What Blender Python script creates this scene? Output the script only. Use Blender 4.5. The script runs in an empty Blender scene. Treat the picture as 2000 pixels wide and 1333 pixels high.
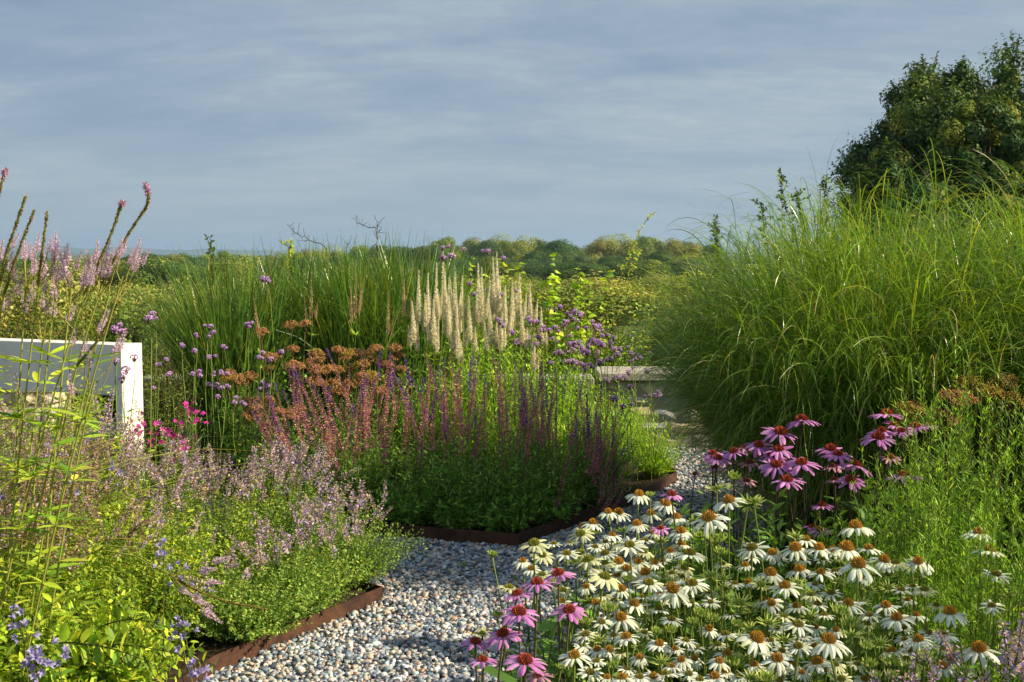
import bpy, math, numpy as np
from math import radians as RAD
from mathutils import Vector, Matrix, Quaternion
rng = np.random.default_rng(11)
SC = bpy.context.scene

# ------------------------------------------------------------ camera
FPX, HOR, EYE = 2222.0, 500.0, 1.55
PITCH = math.atan((666.5 - HOR) / FPX)
cam_d = bpy.data.cameras.new('camera'); cam = bpy.data.objects.new('camera', cam_d)
SC.collection.objects.link(cam); SC.camera = cam
cam_d.sensor_width = 36; cam_d.lens = 36 * FPX / 2000
cam_d.clip_start = .05; cam_d.clip_end = 30000
cam.location = (0, 0, EYE); cam.rotation_euler = (math.pi/2 - PITCH, 0, 0)
cam_d.dof.use_dof = True; cam_d.dof.focus_distance = 4.6; cam_d.dof.aperture_fstop = 45
# ------------------------------------------------------------ light
SUN_AZ, SUN_EL = 100.0, 32.0            # clockwise from the view direction (+Y), above the horizon
sd = bpy.data.lights.new('sun', 'SUN'); so = bpy.data.objects.new('sun', sd); SC.collection.objects.link(so)
sd.energy = 5.0; sd.angle = RAD(.6); sd.color = (1.0, .84, .58)
sv = Vector((math.sin(RAD(SUN_AZ))*math.cos(RAD(SUN_EL)), math.cos(RAD(SUN_AZ))*math.cos(RAD(SUN_EL)), math.sin(RAD(SUN_EL))))
so.rotation_euler = sv.to_track_quat('Z', 'Y').to_euler(); so.location = sv * 40
W = bpy.data.worlds.new("World"); SC.world = W; W.use_nodes = True
nt = W.node_tree; N = nt.nodes; Lk = nt.links
N.clear()
out = N.new('ShaderNodeOutputWorld'); bg = N.new('ShaderNodeBackground'); bg.inputs['Strength'].default_value = .1
sky = N.new('ShaderNodeTexSky'); sky.sky_type = 'NISHITA'; sky.sun_disc = False
sky.sun_elevation = RAD(SUN_EL); sky.sun_rotation = RAD(SUN_AZ); sky.air_density = 1.0; sky.dust_density = 1.0
tc = N.new('ShaderNodeTexCoord'); sep = N.new('ShaderNodeSeparateXYZ'); Lk.new(tc.outputs['Generated'], sep.inputs[0])
def wmath(op, a, b=None, c=None):
    m = N.new('ShaderNodeMath'); m.operation = op
    for i, v in enumerate((a, b, c)):
        if v is None: continue
        if isinstance(v, (int, float)): m.inputs[i].default_value = v
        else: Lk.new(v, m.inputs[i])
    return m.outputs[0]
zz = wmath('ADD', wmath('MAXIMUM', sep.outputs[2], 0.0), .20)
cx = wmath('DIVIDE', sep.outputs[0], zz); cy = wmath('DIVIDE', sep.outputs[1], zz)
comb = N.new('ShaderNodeCombineXYZ'); Lk.new(wmath('MULTIPLY', cx, .95), comb.inputs[0]); Lk.new(wmath('MULTIPLY', cy, 1.9), comb.inputs[1])
def wnoise(scale, detail, rough, off, dist=0.6):
    mp = N.new('ShaderNodeMapping'); mp.inputs['Location'].default_value = off; mp.inputs['Rotation'].default_value = (0, 0, RAD(7))
    Lk.new(comb.outputs[0], mp.inputs[0])
    n = N.new('ShaderNodeTexNoise'); n.inputs['Scale'].default_value = scale; n.inputs['Detail'].default_value = detail
    n.inputs['Roughness'].default_value = rough; n.inputs['Distortion'].default_value = dist
    Lk.new(mp.outputs[0], n.inputs['Vector']); return n.outputs['Fac']
def wramp(f, a, b):
    m = N.new('ShaderNodeMapRange'); m.interpolation_type = 'SMOOTHSTEP'
    m.inputs['From Min'].default_value = a; m.inputs['From Max'].default_value = b; Lk.new(f, m.inputs[0]); return m.outputs[0]
n1 = wramp(wnoise(1.1, 6, .55, (3.1, 1.2, 0)), .30, .72)
n3 = wramp(wnoise(11, 10, .68, (1.7, 9.0, 0), .2), .25, .75)
n2 = wramp(wnoise(3.4, 9, .62, (7.7, 4.0, 0), .35), .32, .74)
fac = wmath('ADD', wmath('ADD', wmath('MULTIPLY', n1, .52), wmath('MULTIPLY', n2, .30)), wmath('MULTIPLY', wmath('MULTIPLY', n3, n1), .38))
def wmix(f, a, b, blend='MIX'):
    m = N.new('ShaderNodeMix'); m.data_type = 'RGBA'; m.blend_type = blend
    if isinstance(f, (int, float)): m.inputs[0].default_value = f
    else: Lk.new(f, m.inputs[0])
    for i, v in ((6, a), (7, b)):
        if isinstance(v, tuple): m.inputs[i].default_value = v + (1,)
        else: Lk.new(v, m.inputs[i])
    return m.outputs[2]
cloud = wmix(fac, (1.28, 1.78, 2.5), (2.5, 2.9, 3.15))
horf = wramp(sep.outputs[2], .16, .0)
cloud = wmix(wmath('MULTIPLY', horf, .6), cloud, (2.2, 2.65, 3.0))
skc = wmix(.93, sky.outputs[0], cloud)
Lk.new(skc, bg.inputs['Color']); Lk.new(bg.outputs[0], out.inputs[0])
SC.view_settings.view_transform = 'Standard'; SC.view_settings.look = 'None'
SC.view_settings.exposure = .85; SC.view_settings.gamma = 1
cy_ = SC.cycles; cy_.max_bounces = 7; cy_.diffuse_bounces = 3; cy_.glossy_bounces = 2; cy_.transmission_bounces = 4
cy_.transparent_max_bounces = 8; cy_.volume_bounces = 0; cy_.sample_clamp_indirect = 4; cy_.use_denoising = True

# ------------------------------------------------------------ helpers
cp, sp_ = math.cos(PITCH), math.sin(PITCH)
def P(px, py, Y):
    """point at forward distance Y seen at pixel (px,py) of the 2000x1333 photograph"""
    a = (px - 1000) / FPX; b = (666.5 - py) / FPX
    dy = cp + b * sp_; dz = -sp_ + b * cp
    return np.array([a * Y / dy, Y, EYE + dz * Y / dy])
def GP(px, py, z=0.):
    b = (666.5 - py) / FPX; dy = cp + b * sp_; dz = -sp_ + b * cp
    Y = (z - EYE) * dy / dz
    return P(px, py, Y)
def nrm(v): return v / np.maximum(np.linalg.norm(v, axis=-1, keepdims=True), 1e-9)
def U(a, b, n=None): return rng.uniform(a, b, n)
def rdir(n, up=0.):
    v = rng.normal(size=(n, 3)); v[:, 2] += up; return nrm(v)
def frames(d, roll=None):
    d = nrm(d); up = np.tile(np.array([0, 0, 1.]), (len(d), 1)); bad = np.abs(d[:, 2]) > .98
    up[bad] = (0.1, 1, 0)
    s = nrm(np.cross(d, up)); n = np.cross(s, d)
    if roll is not None:
        c, t = np.cos(roll)[:, None], np.sin(roll)[:, None]
        s, n = s * c + n * t, n * c - s * t
    return s, d, n
def pal(cols, n, var=.18):
    """n colours drawn from a palette of surface colours, with some natural variation"""
    c = np.array(cols, float)
    i = rng.integers(0, len(c), n); o = c[i] * np.exp(rng.normal(0, var, (n, 1)))
    o[:, 0] *= np.exp(rng.normal(0, var * .5, n)); return np.clip(o, 0.002, .9)
LEAF = (np.array([[0, 0, 0], [-.5, .42, .10], [0, 1, -.12], [.5, .42, .10]]), [np.array([[0, 3, 2], [0, 2, 1]])])
_v = [[0, 0, 0]]
for y, w in ((.22, .42), (.5, .5), (.78, .3)):
    _v += [[-w, y, .12 * w * 2 - .28 * y * y], [0, y, -.28 * y * y], [w, y, .12 * w * 2 - .28 * y * y]]
_v += [[0, 1, -.34]]
BIG = (np.array(_v), [np.array([[0, 2, 1], [0, 3, 2], [7, 8, 10], [8, 9, 10]]), np.array([[1, 2, 5, 4], [2, 3, 6, 5], [4, 5, 8, 7], [5, 6, 9, 8]])])
DOT = (np.array([[.5, 0, 0], [-.25, .43, 0], [-.25, -.43, 0], [0, 0, .55], [0, 0, -.3]]) [:, [0, 2, 1]],
       [np.array([[0, 1, 3], [1, 2, 3], [2, 0, 3], [1, 0, 4], [2, 1, 4], [0, 2, 4]])])
class G:
    def __init__(s): s.V = []; s.F = {3: [], 4: []}; s.C = []; s.n = 0
    def add(s, V, F, C):
        V = np.asarray(V, float).reshape(-1, 3); C = np.asarray(C, float)
        if C.ndim == 1: C = np.tile(C, (len(V), 1))
        s.V.append(V); s.C.append(C)
        for f in F: s.F[f.shape[1]].append(f + s.n)
        s.n += len(V); return s
    def inst(s, T, d, L, Wd, loc, col, roll=None, H=None, nml=None):
        S, D, Z = frames(d, roll)
        if nml is not None: S = nrm(np.cross(D, nml)); Z = np.cross(S, D)
        tv = T[0]; n = len(loc)
        L = np.broadcast_to(L, (n,)); Wd = np.broadcast_to(Wd, (n,)); H = Wd if H is None else np.broadcast_to(H, (n,))
        V = loc[:, None, :] + tv[None, :, 0:1] * (S * Wd[:, None])[:, None, :] + tv[None, :, 1:2] * (D * L[:, None])[:, None, :] \
            + tv[None, :, 2:3] * (Z * H[:, None])[:, None, :]
        k = len(tv); off = (np.arange(n) * k)[:, None, None]
        F = [(f[None] + off).reshape(-1, f.shape[1]) for f in T[1]]
        C = np.repeat(np.broadcast_to(np.asarray(col, float), (n, 3)), k, axis=0)
        return s.add(V.reshape(-1, 3), F, C)
    def ribbon(s, path, width, side, col, fold=0.):
        """path (n,k,3), width (k,) or (n,k), side (n,3)"""
        n, k, _ = path.shape; w = np.broadcast_to(width, (n, k))[:, :, None] * .5
        side = side[:, None, :] if side.ndim == 2 else side
        V = np.stack([path - side * w, path + side * w], axis=2).reshape(n, k * 2, 3)
        i = np.arange(k - 1) * 2; f = np.stack([i, i + 1, i + 3, i + 2], 1)
        F = (f[None] + (np.arange(n) * k * 2)[:, None, None]).reshape(-1, 4)
        col = np.asarray(col, float)
        if col.ndim == 3: C = np.repeat(col, 2, axis=1).reshape(-1, 3)
        else: C = np.repeat(np.broadcast_to(col, (n, 3)), k * 2, axis=0)
        return s.add(V.reshape(-1, 3), [F], C)
    def tube(s, path, rad, col, sides=4):
        n, k, _ = path.shape; r = np.broadcast_to(rad, (n, k))
        t = np.gradient(path, axis=1).reshape(-1, 3); S, D, Z = frames(t)
        a = np.arange(sides) * 2 * math.pi / sides
        ring = (np.cos(a)[None, :, None] * S[:, None, :] + np.sin(a)[None, :, None] * Z[:, None, :]) * r.reshape(-1, 1, 1)
        V = (path.reshape(-1, 1, 3) + ring).reshape(n, -1, 3)
        f = []
        for j in range(k - 1):
            for q in range(sides):
                f.append([j*sides+q, j*sides+(q+1) % sides, (j+1)*sides+(q+1) % sides, (j+1)*sides+q])
        F = [(np.array(f)[None] + (np.arange(n) * k * sides)[:, None, None]).reshape(-1, 4)]
        C = np.repeat(np.broadcast_to(np.asarray(col, float), (n, 3)), k * sides, axis=0)
        return s.add(V.reshape(-1, 3), F, C)
    def box(s, lo, hi, col, M=None):
        x0, y0, z0 = lo; x1, y1, z1 = hi
        V = np.array([[x0,y0,z0],[x1,y0,z0],[x1,y1,z0],[x0,y1,z0],[x0,y0,z1],[x1,y0,z1],[x1,y1,z1],[x0,y1,z1]], float)
        if M is not None: V = V @ M.T
        return s.add(V, [np.array([[0,3,2,1],[4,5,6,7],[0,1,5,4],[1,2,6,5],[2,3,7,6],[3,0,4,7]])], col)
    def mesh(s, name, m, smooth=True):
        me = bpy.data.meshes.new(name); V = np.concatenate(s.V); C = np.concatenate(s.C)
        tr = np.concatenate(s.F[3]) if s.F[3] else np.zeros((0, 3), int); qd = np.concatenate(s.F[4]) if s.F[4] else np.zeros((0, 4), int)
        me.vertices.add(len(V)); me.vertices.foreach_set('co', V.astype(np.float32).ravel())
        li = np.concatenate([tr.ravel(), qd.ravel()]).astype(np.int32)
        me.loops.add(len(li)); me.loops.foreach_set('vertex_index', li)
        nf = len(tr) + len(qd); me.polygons.add(nf)
        st = np.concatenate([np.arange(len(tr)) * 3, len(tr) * 3 + np.arange(len(qd)) * 4]).astype(np.int32)
        me.polygons.foreach_set('loop_start', st)
        me.polygons.foreach_set('use_smooth', np.full(nf, smooth))
        me.update(calc_edges=True)
        a = me.color_attributes.new('Col', 'FLOAT_COLOR', 'POINT')
        a.data.foreach_set('color', np.concatenate([C, np.ones((len(C), 1))], 1).astype(np.float32).ravel())
        me.materials.append(m); return me
    def obj(s, name, m, parent=None, loc=None, smooth=True):
        return link(name, s.mesh(name, m, smooth), parent, loc)
def link(name, me, parent=None, loc=None):
    o = bpy.data.objects.new(name, me); SC.collection.objects.link(o)
    if parent is not None: o.parent = parent
    if loc is not None: o.location = [float(v) for v in loc]
    return o
def tag(o, label=None, cat=None, group=None, kind=None):
    if label: o['label'] = label
    if cat: o['category'] = cat
    if group: o['group'] = group
    if kind: o['kind'] = kind
    return o
def thing(name, loc, label, cat, group=None): return tag(link(name, None, None, loc), label, cat, group)
def copy_tree(o, loc, rz=0, sc=1, label=None):
    c = o.copy(); SC.collection.objects.link(c); c.location = [float(v) for v in loc]; c.rotation_euler = (0, 0, rz)
    c.scale = sc if isinstance(sc, tuple) else (sc, sc, sc)
    if label: c['label'] = label
    for ch in list(o.children):
        k = ch.copy(); SC.collection.objects.link(k); k.parent = c
    return c
def place(o, loc, d, s=1., spin=0.):
    q = Vector([float(v) for v in d]).to_track_quat('Z', 'Y') @ Quaternion((0, 0, 1), spin)
    o.rotation_mode = 'QUATERNION'; o.rotation_quaternion = q; o.location = [float(v) for v in loc]; o.scale = (s, s, s)
ORD = 'zeroth first second third fourth fifth sixth seventh eighth ninth tenth eleventh twelfth thirteenth fourteenth fifteenth sixteenth seventeenth eighteenth nineteenth twentieth'.split()
def ordw(i):
    if i <= 20: return ORD[i]
    tens = {2: 'twenty', 3: 'thirty', 4: 'forty', 5: 'fifty', 6: 'sixty'}[i // 10]
    return tens[:-1] + 'ieth' if i % 10 == 0 else tens + '-' + ORD[i % 10]

# ------------------------------------------------------------ materials
def newmat(name):
    m = bpy.data.materials.new(name); m.use_nodes = True; return m, m.node_tree.nodes, m.node_tree.links, m.node_tree.nodes['Principled BSDF']
def plantmat(name, transl=.38, rough=.5, spec=.3, tcol=(1.5, 1.45, .55), nscale=25, gain=1.):
    m, n, l, b = newmat(name); at = n.new('ShaderNodeAttribute'); at.attribute_name = 'Col'
    g = n.new('ShaderNodeNewGeometry'); no = n.new('ShaderNodeTexNoise'); no.inputs['Scale'].default_value = nscale
    l.new(g.outputs['Position'], no.inputs['Vector'])
    mr = n.new('ShaderNodeMapRange'); mr.inputs['To Min'].default_value = .72 * gain; mr.inputs['To Max'].default_value = 1.28 * gain; l.new(no.outputs['Fac'], mr.inputs[0])
    mx = n.new('ShaderNodeMix'); mx.data_type = 'RGBA'; mx.blend_type = 'MULTIPLY'; mx.inputs[0].default_value = 1
    l.new(at.outputs['Color'], mx.inputs[6]); l.new(mr.outputs[0], mx.inputs[7])
    l.new(mx.outputs[2], b.inputs['Base Color']); b.inputs['Roughness'].default_value = rough; b.inputs['Specular IOR Level'].default_value = spec
    if transl > 0:
        t = n.new('ShaderNodeBsdfTranslucent'); m2 = n.new('ShaderNodeMix'); m2.data_type = 'RGBA'; m2.blend_type = 'MULTIPLY'; m2.inputs[0].default_value = 1
        l.new(mx.outputs[2], m2.inputs[6]); m2.inputs[7].default_value = tcol + (1,); l.new(m2.outputs[2], t.inputs['Color'])
        ms = n.new('ShaderNodeMixShader'); ms.inputs[0].default_value = transl
        l.new(b.outputs[0], ms.inputs[1]); l.new(t.outputs[0], ms.inputs[2]); l.new(ms.outputs[0], n['Material Output'].inputs[0])
    return m
M_LEAF = plantmat('leaf', gain=1.75); M_GRASS = plantmat('grass_blade', .33, .30, .6, gain=1.1); M_STEM = plantmat('stem', 0, .6, .25)
M_PETAL = plantmat('petal', .35, .6, .2, (1.05, 1.0, 1.0), 60); M_CONE = plantmat('flower_cone', 0, .7, .2, nscale=200)
M_FLORET = plantmat('floret', .3, .65, .2, (1.1, 1, 1.05), 80); M_BARK = plantmat('bark', 0, .85, .1)
M_TREE = plantmat('tree_leaf', .25, .6, .2, (1.5, 1.4, .5), .8, 1.6)
def surfmat(name, cols, scale, rough=.9, bump=.3, bscale=None, detail=8, spec=.3):
    """procedural ground or masonry: a noise-driven colour ramp with bump"""
    m, n, l, b = newmat(name); g = n.new('ShaderNodeNewGeometry'); no = n.new('ShaderNodeTexNoise')
    no.inputs['Scale'].default_value = scale; no.inputs['Detail'].default_value = detail; no.inputs['Roughness'].default_value = .65
    l.new(g.outputs['Position'], no.inputs['Vector']); r = n.new('ShaderNodeValToRGB'); l.new(no.outputs['Fac'], r.inputs[0])
    e = r.color_ramp.elements
    while len(e) < len(cols): e.new(.5)
    for i, c in enumerate(cols): e[i].position = .3 + .4 * i / max(1, len(cols) - 1); e[i].color = c + (1,)
    l.new(r.outputs[0], b.inputs['Base Color']); b.inputs['Roughness'].default_value = rough; b.inputs['Specular IOR Level'].default_value = spec
    n2 = n.new('ShaderNodeTexNoise'); n2.inputs['Scale'].default_value = bscale or scale * 4; n2.inputs['Detail'].default_value = 6
    l.new(g.outputs['Position'], n2.inputs['Vector']); bp = n.new('ShaderNodeBump'); bp.inputs['Strength'].default_value = bump; bp.inputs['Distance'].default_value = .02
    l.new(n2.outputs['Fac'], bp.inputs['Height']); l.new(bp.outputs[0], b.inputs['Normal']); return m
M_SOIL = surfmat('soil', [(.012, .008, .005), (.035, .022, .013), (.06, .04, .025)], 14, .95, .8)
M_RUST = surfmat('weathered_steel', [(.022, .013, .010), (.05, .022, .015), (.085, .038, .022), (.035, .02, .016)], 9, .7, .25, 60)
M_WHITE = surfmat('white_paint', [(.62, .60, .54), (.74, .72, .67), (.80, .79, .76), (.81, .80, .77)], 7, .55, .08, 30)
M_MEADOW = surfmat('meadow', [(.06, .09, .018), (.12, .15, .03), (.19, .19, .045), (.10, .14, .025)], .12, .95, .6, 3)
M_GBASE = surfmat('gravel_base', [(.05, .055, .065), (.16, .16, .17), (.3, .27, .23)], 45, .9, 1.0, 70)
M_HILL = surfmat('far_hill', [(.03, .055, .02), (.06, .09, .03), (.12, .13, .05)], .01, .95, .2, .03)
M_STONE = plantmat('stone', 0, .85, .25, nscale=18); M_PEBBLE = plantmat('pebble', 0, .6, .35, nscale=120)
M_CAP = surfmat('stone_cap', [(.26, .24, .20), (.38, .36, .30), (.46, .43, .37)], 7, .85, .3, 40)

# ------------------------------------------------------------ terrain
def tz(x, y):
    r = np.maximum(np.hypot(x * .8, y) - 13, 0)
    z = -.018 * r - .25 * np.clip(r / 4, 0, 1)
    z = np.where(r > 290, -5.5 - (r - 290) * .012, z)
    return np.maximum(z, -38) + .25 * np.sin(x * .09 + 1) * np.clip(r / 40, 0, 1) - .05
g = G(); ring = np.concatenate([[0], np.geomspace(1.5, 9000, 70)]); na = 72
vv = [[0, 0, float(tz(0, 0))]]
for r in ring[1:]:
    for a in range(na):
        x, y = r * math.sin(a * 2 * math.pi / na), r * math.cos(a * 2 * math.pi / na); vv.append([x, y, float(tz(x, y))])
ft = [[0, 1 + (a + 1) % na, 1 + a] for a in range(na)]; fq = []
for i in range(len(ring) - 2):
    for a in range(na):
        p, q = 1 + i * na + a, 1 + i * na + (a + 1) % na; fq.append([p, q, q + na, p + na])
g.add(vv, [np.array(ft), np.array(fq)], (1, 1, 1)); tag(g.obj('ground', M_MEADOW), kind='structure')
def ridge(name, Y, pts, depth, seed):
    r2 = np.random.default_rng(seed); g = G(); xs = np.linspace(-3200 if Y > 3000 else -1400, 3200 if Y > 3000 else 1400, 90)
    px = 1000 + FPX * xs / Y; top = np.interp(px, [p[0] for p in pts], [p[1] for p in pts]) + r2.normal(0, .5, 90)
    zt = EYE + (HOR - top) / FPX * Y; V = []
    for k, (dy, f) in enumerate(((-depth, 0), (-depth * .5, .6), (0, 1), (depth * .6, .6), (depth, 0))):
        for x, z in zip(xs, zt): V.append([x, Y + dy, -60 + (z + 60) * f])
    F = [[k * 90 + i, k * 90 + i + 1, (k + 1) * 90 + i + 1, (k + 1) * 90 + i] for k in range(4) for i in range(89)]
    g.add(V, [np.array(F)], (1, 1, 1)); tag(g.obj(name, M_HILL), kind='structure')
ridge('distant_hills', 5200, [(-600, 484), (0, 480), (110, 481), (180, 487), (230, 482), (330, 489), (420, 487), (520, 490), (700, 493), (2600, 492)], 900, 4)
ridge('distant_hills', 2600, [(-600, 494), (60, 492), (200, 497), (400, 499), (700, 500), (2600, 498)], 500, 5)

# ------------------------------------------------------------ beds, edging, gravel
LEFT_BED = np.array([[-.58, 4.98], [-1.10, 4.10], [-1.35, 3.2], [-1.3, 2.0], [-5, 2.0], [-5, 7.6], [-3.6, 7.35], [-.82, 5.2]])
REAR_BED = np.array([[-.78, 6.17], [.03, 5.92], [.71, 6.87], [1.12, 7.65], [1.05, 9.0], [-4.2, 9.3], [-3.4, 8.2], [-1.05, 6.5]])
RIGHT_BED = np.array([[-.22, 1.6], [-.16, 3.25], [.55, 4.55], [1.25, 5.6], [1.75, 7.2], [4.8, 7.6], [4.8, 1.6]])
def inpoly(x, y, poly):
    r = np.zeros(x.shape, bool); n = len(poly)
    for i in range(n):
        x0, y0 = poly[i]; x1, y1 = poly[(i + 1) % n]
        c = ((y0 > y) != (y1 > y)) & (x < (x1 - x0) * (y - y0) / (y1 - y0 + 1e-12) + x0); r ^= c
    return r
def sheet(name, poly, z, m):
    me = bpy.data.meshes.new(name); me.from_pydata([(float(x), float(y), z) for x, y in poly], [], [list(range(len(poly)))])
    if me.polygons[0].normal.z < 0: me.flip_normals()
    me.materials.append(m); return tag(link(name, me), kind='structure')
sheet('gravel_path', [(-6, 1.2), (5.5, 1.2), (5.5, 11.2), (-6, 11.2)], 0.0, M_GBASE)
for b in (LEFT_BED, REAR_BED, RIGHT_BED): sheet('bed_soil', b, .045, M_SOIL)
def edging(pts, label, h=.085, closed=False):
    """a folded strip of rusty steel 5 mm thick standing along the bed"""
    g = G(); pts = np.array(pts, float); d = np.diff(pts, axis=0); nn = nrm(np.stack([d[:, 1], -d[:, 0]], 1))
    pn = np.array([nn[0]] + [(nn[i] + nn[i + 1]) / (1 + nn[i] @ nn[i + 1]) for i in range(len(nn) - 1)] + [nn[-1]]) * .003
    V = []
    for p, q in zip(pts, pn): V += [[*(p - q), -.02], [*(p + q), -.02], [*(p + q), h], [*(p - q), h]]
    F = [[i * 4 + a, (i + 1) * 4 + a, (i + 1) * 4 + (a + 1) % 4, i * 4 + (a + 1) % 4] for i in range(len(pts) - 1) for a in range(4)]
    F += [[0, 1, 2, 3], [(len(pts) - 1) * 4 + k for k in (3, 2, 1, 0)]]
    g.add(V, [np.array(F)], (1, 1, 1)); tag(g.obj('steel_edging', M_RUST, smooth=False), label, 'garden edging')
edging([(-1.35, 3.2), (-1.10, 4.10), (-.58, 4.98), (-.82, 5.2), (-2.2, 6.28), (-3.6, 7.35)], 'rusty steel edging with a sharp corner around the left catmint bed', .078)
edging([(-3.4, 8.2), (-1.05, 6.5), (-.78, 6.17), (.03, 5.92), (.71, 6.87), (1.12, 7.65), (1.05, 9.0)], 'dark rusty steel edging in front of the purple salvia bed', .085)
edging([(-.22, 1.6), (-.16, 3.25), (.55, 4.55), (1.25, 5.6), (1.75, 7.2)], 'rusty steel edging hidden below the white coneflowers', .08)
# pebbles
CUBE = None
def rock(seed, rough=.16):
    r2 = np.random.default_rng(seed); V = []; idx = {}
    q = []; L = np.linspace(-1, 1, 3)
    for ax in range(3):
        for sgn in (-1, 1):
            gr = [[None] * 3 for _ in range(3)]
            for i in range(3):
                for j in range(3):
                    p = [0, 0, 0]; p[ax] = sgn; p[(ax + 1) % 3] = L[i]; p[(ax + 2) % 3] = L[j]; t = tuple(p)
                    if t not in idx: idx[t] = len(V); V.append(t)
                    gr[i][j] = idx[t]
            for i in range(2):
                for j in range(2):
                    f = [gr[i][j], gr[i + 1][j], gr[i + 1][j + 1], gr[i][j + 1]]; q.append(f if sgn > 0 else f[::-1])
    V = np.array(V, float); V = nrm(V) * .62 + V * .2; V *= 1 + r2.normal(0, rough, (len(V), 1)); return V * .6, [np.array(q)]
gx, gy = np.meshgrid(np.arange(-3.0, 2.6, .0145), np.arange(3.7, 9.6, .0145)); gx = gx.ravel() + U(-.009, .009, gx.size); gy = gy.ravel() + U(-.009, .009, gy.size)
grow = 1 + np.clip((gy - 6.2) / 5, 0, 1) * .5
keep = (rng.random(len(gx)) < 1 / grow ** 2) & (np.abs(gx) < gy * .47 + .1)
for b in (LEFT_BED, REAR_BED, RIGHT_BED): keep &= ~inpoly(gx, gy, b)
gx, gy, grow = gx[keep], gy[keep], grow[keep]; n = len(gx); g = G(); kk = rng.integers(0, 9, n)
for k in range(9):
    s = kk == k; m = s.sum(); w = U(.011, .0235, m) * grow[s] * np.where(rng.random(m) < .1, 1.35, 1)
    d = rdir(m); d[:, 2] *= .35
    col = pal([(.30, .33, .37), (.42, .44, .46), (.14, .17, .22), (.20, .24, .30), (.62, .60, .56), (.52, .44, .35), (.50, .36, .27), (.07, .085, .11), (.40, .36, .30), (.56, .55, .53)], m, .2)
    col *= np.array([.84, .90, .98]); g.inst(rock(k, .24), d, w * U(.9, 1.5, m), w, np.stack([gx[s], gy[s], U(.004, .022, m)], 1), col, U(-.4, .4, m), w * U(.55, .9, m))
tag(g.obj('gravel', M_PEBBLE), 'blue-grey, white and tan pebbles covering the garden path', kind='stuff')
print('pebbles', n)
g = G(); m = 420; x, y = U(-1.6, .9, m), U(4.0, 7.2, m); k = np.ones(m, bool)
for b in (LEFT_BED, REAR_BED, RIGHT_BED): k &= ~inpoly(x, y, b)
m = k.sum(); g.inst(LEAF, nrm(rng.normal(0, 1, (m, 3)) * [1, 1, .12]), U(.008, .022, m), U(.004, .009, m), np.stack([x[k], y[k], U(.024, .032, m)], 1), pal([(.35, .25, .12), (.45, .35, .4), (.16, .2, .05), (.25, .15, .08)], m), U(-.4, .4, m))
tag(g.obj('fallen_leaves', M_LEAF), 'tiny dry petals and leaf bits scattered on the gravel', kind='stuff')
for x, y, nn in [(-.24, 5.5, 7), (.02, 5.25, 5), (-.15, 4.25, 9), (-.7, 6.05, 6)]:
    g = G(); a = U(0, 6.28, nn); g.inst(LEAF, nrm(np.stack([np.cos(a), np.sin(a), U(.3, 1.2, nn)], 1)), .035, .012, np.tile([0, 0, .015], (nn, 1)), pal([(.08, .15, .03)], nn)); tag(g.obj('weed', M_LEAF, None, (x, y, .01)), {7: 'small green weed growing in the middle of the gravel', 5: 'tiny weed in the gravel near the tall bud', 9: 'green weed in the gravel by the lowest pink coneflowers', 6: 'weed in the gravel against the rear edging'}[nn], 'weed')

# ------------------------------------------------------------ stone wall, pier and white structure
def masonry(g, x0, x1, y0, z0, z1, depth, seed, front=True):
    r2 = np.random.default_rng(seed); z = z0
    while z < z1 - .03:
        h = min(r2.uniform(.07, .15), z1 - z); x = x0
        while x < x1 - .02:
            w = min(r2.uniform(.12, .34), x1 - x)
            V, F = rock(int(r2.integers(1e6)), .06); s = np.array([w, depth, h]) / 1.0
            V = np.sign(V) * np.abs(V / np.abs(V).max(0)) ** .45 * (1 + r2.normal(0, .03, V.shape)); V = V / np.abs(V).max(0) * .5 * s * np.array([.985, 1, .985])
            c = np.array([(.42, .37, .28), (.50, .46, .38), (.33, .31, .28), (.46, .38, .27), (.28, .29, .30), (.55, .50, .42)][r2.integers(6)]) * r2.uniform(.95, 1.4)
            g.add(V + [x + w / 2, y0 + depth / 2 + r2.uniform(-.004, .004), z + h / 2], F, c); x += w
        z += h
def stone_wall(x0, x1, y, h, depth, label, seed, name='stone_wall'):
    t = thing(name, ((x0 + x1) / 2, y, 0), label, 'wall'); cxm = (x0 + x1) / 2
    g = G(); masonry(g, x0 - cxm, x1 - cxm, 0, 0, h, depth, seed)
    g.box((x0 - cxm + .05, .035, -.15), (x1 - cxm - .05, depth - .07, h - .02), (.30, .27, .22)); g.obj('stonework', M_STONE, t, smooth=False)
    r2 = np.random.default_rng(seed); c = G(); x = x0 - cxm - .035
    while x < x1 - cxm + .03:
        w = min(r2.uniform(.5, .8), x1 - cxm + .035 - x); c.box((x + .003, -.04, h + .002), (x + w - .003, depth + .04, h + .062), (1, 1, 1)); x += w
    co = c.obj('cap', M_CAP, t, smooth=False); bv = co.modifiers.new('b', 'BEVEL'); bv.width = .006
    return t
stone_wall(-3.3, .70, 10.1, .40, .34, 'long low dry stone wall behind the verbena and salvia bed', 3)
stone_wall(.72, 2.5, 9.0, .56, .5, 'pale stone wall with flat cap beside the big arching grass', 9)
stone_wall(-4.8, -3.15, 7.75, .72, .4, 'tan stone wall seen through the white frame opening', 6)
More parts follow.
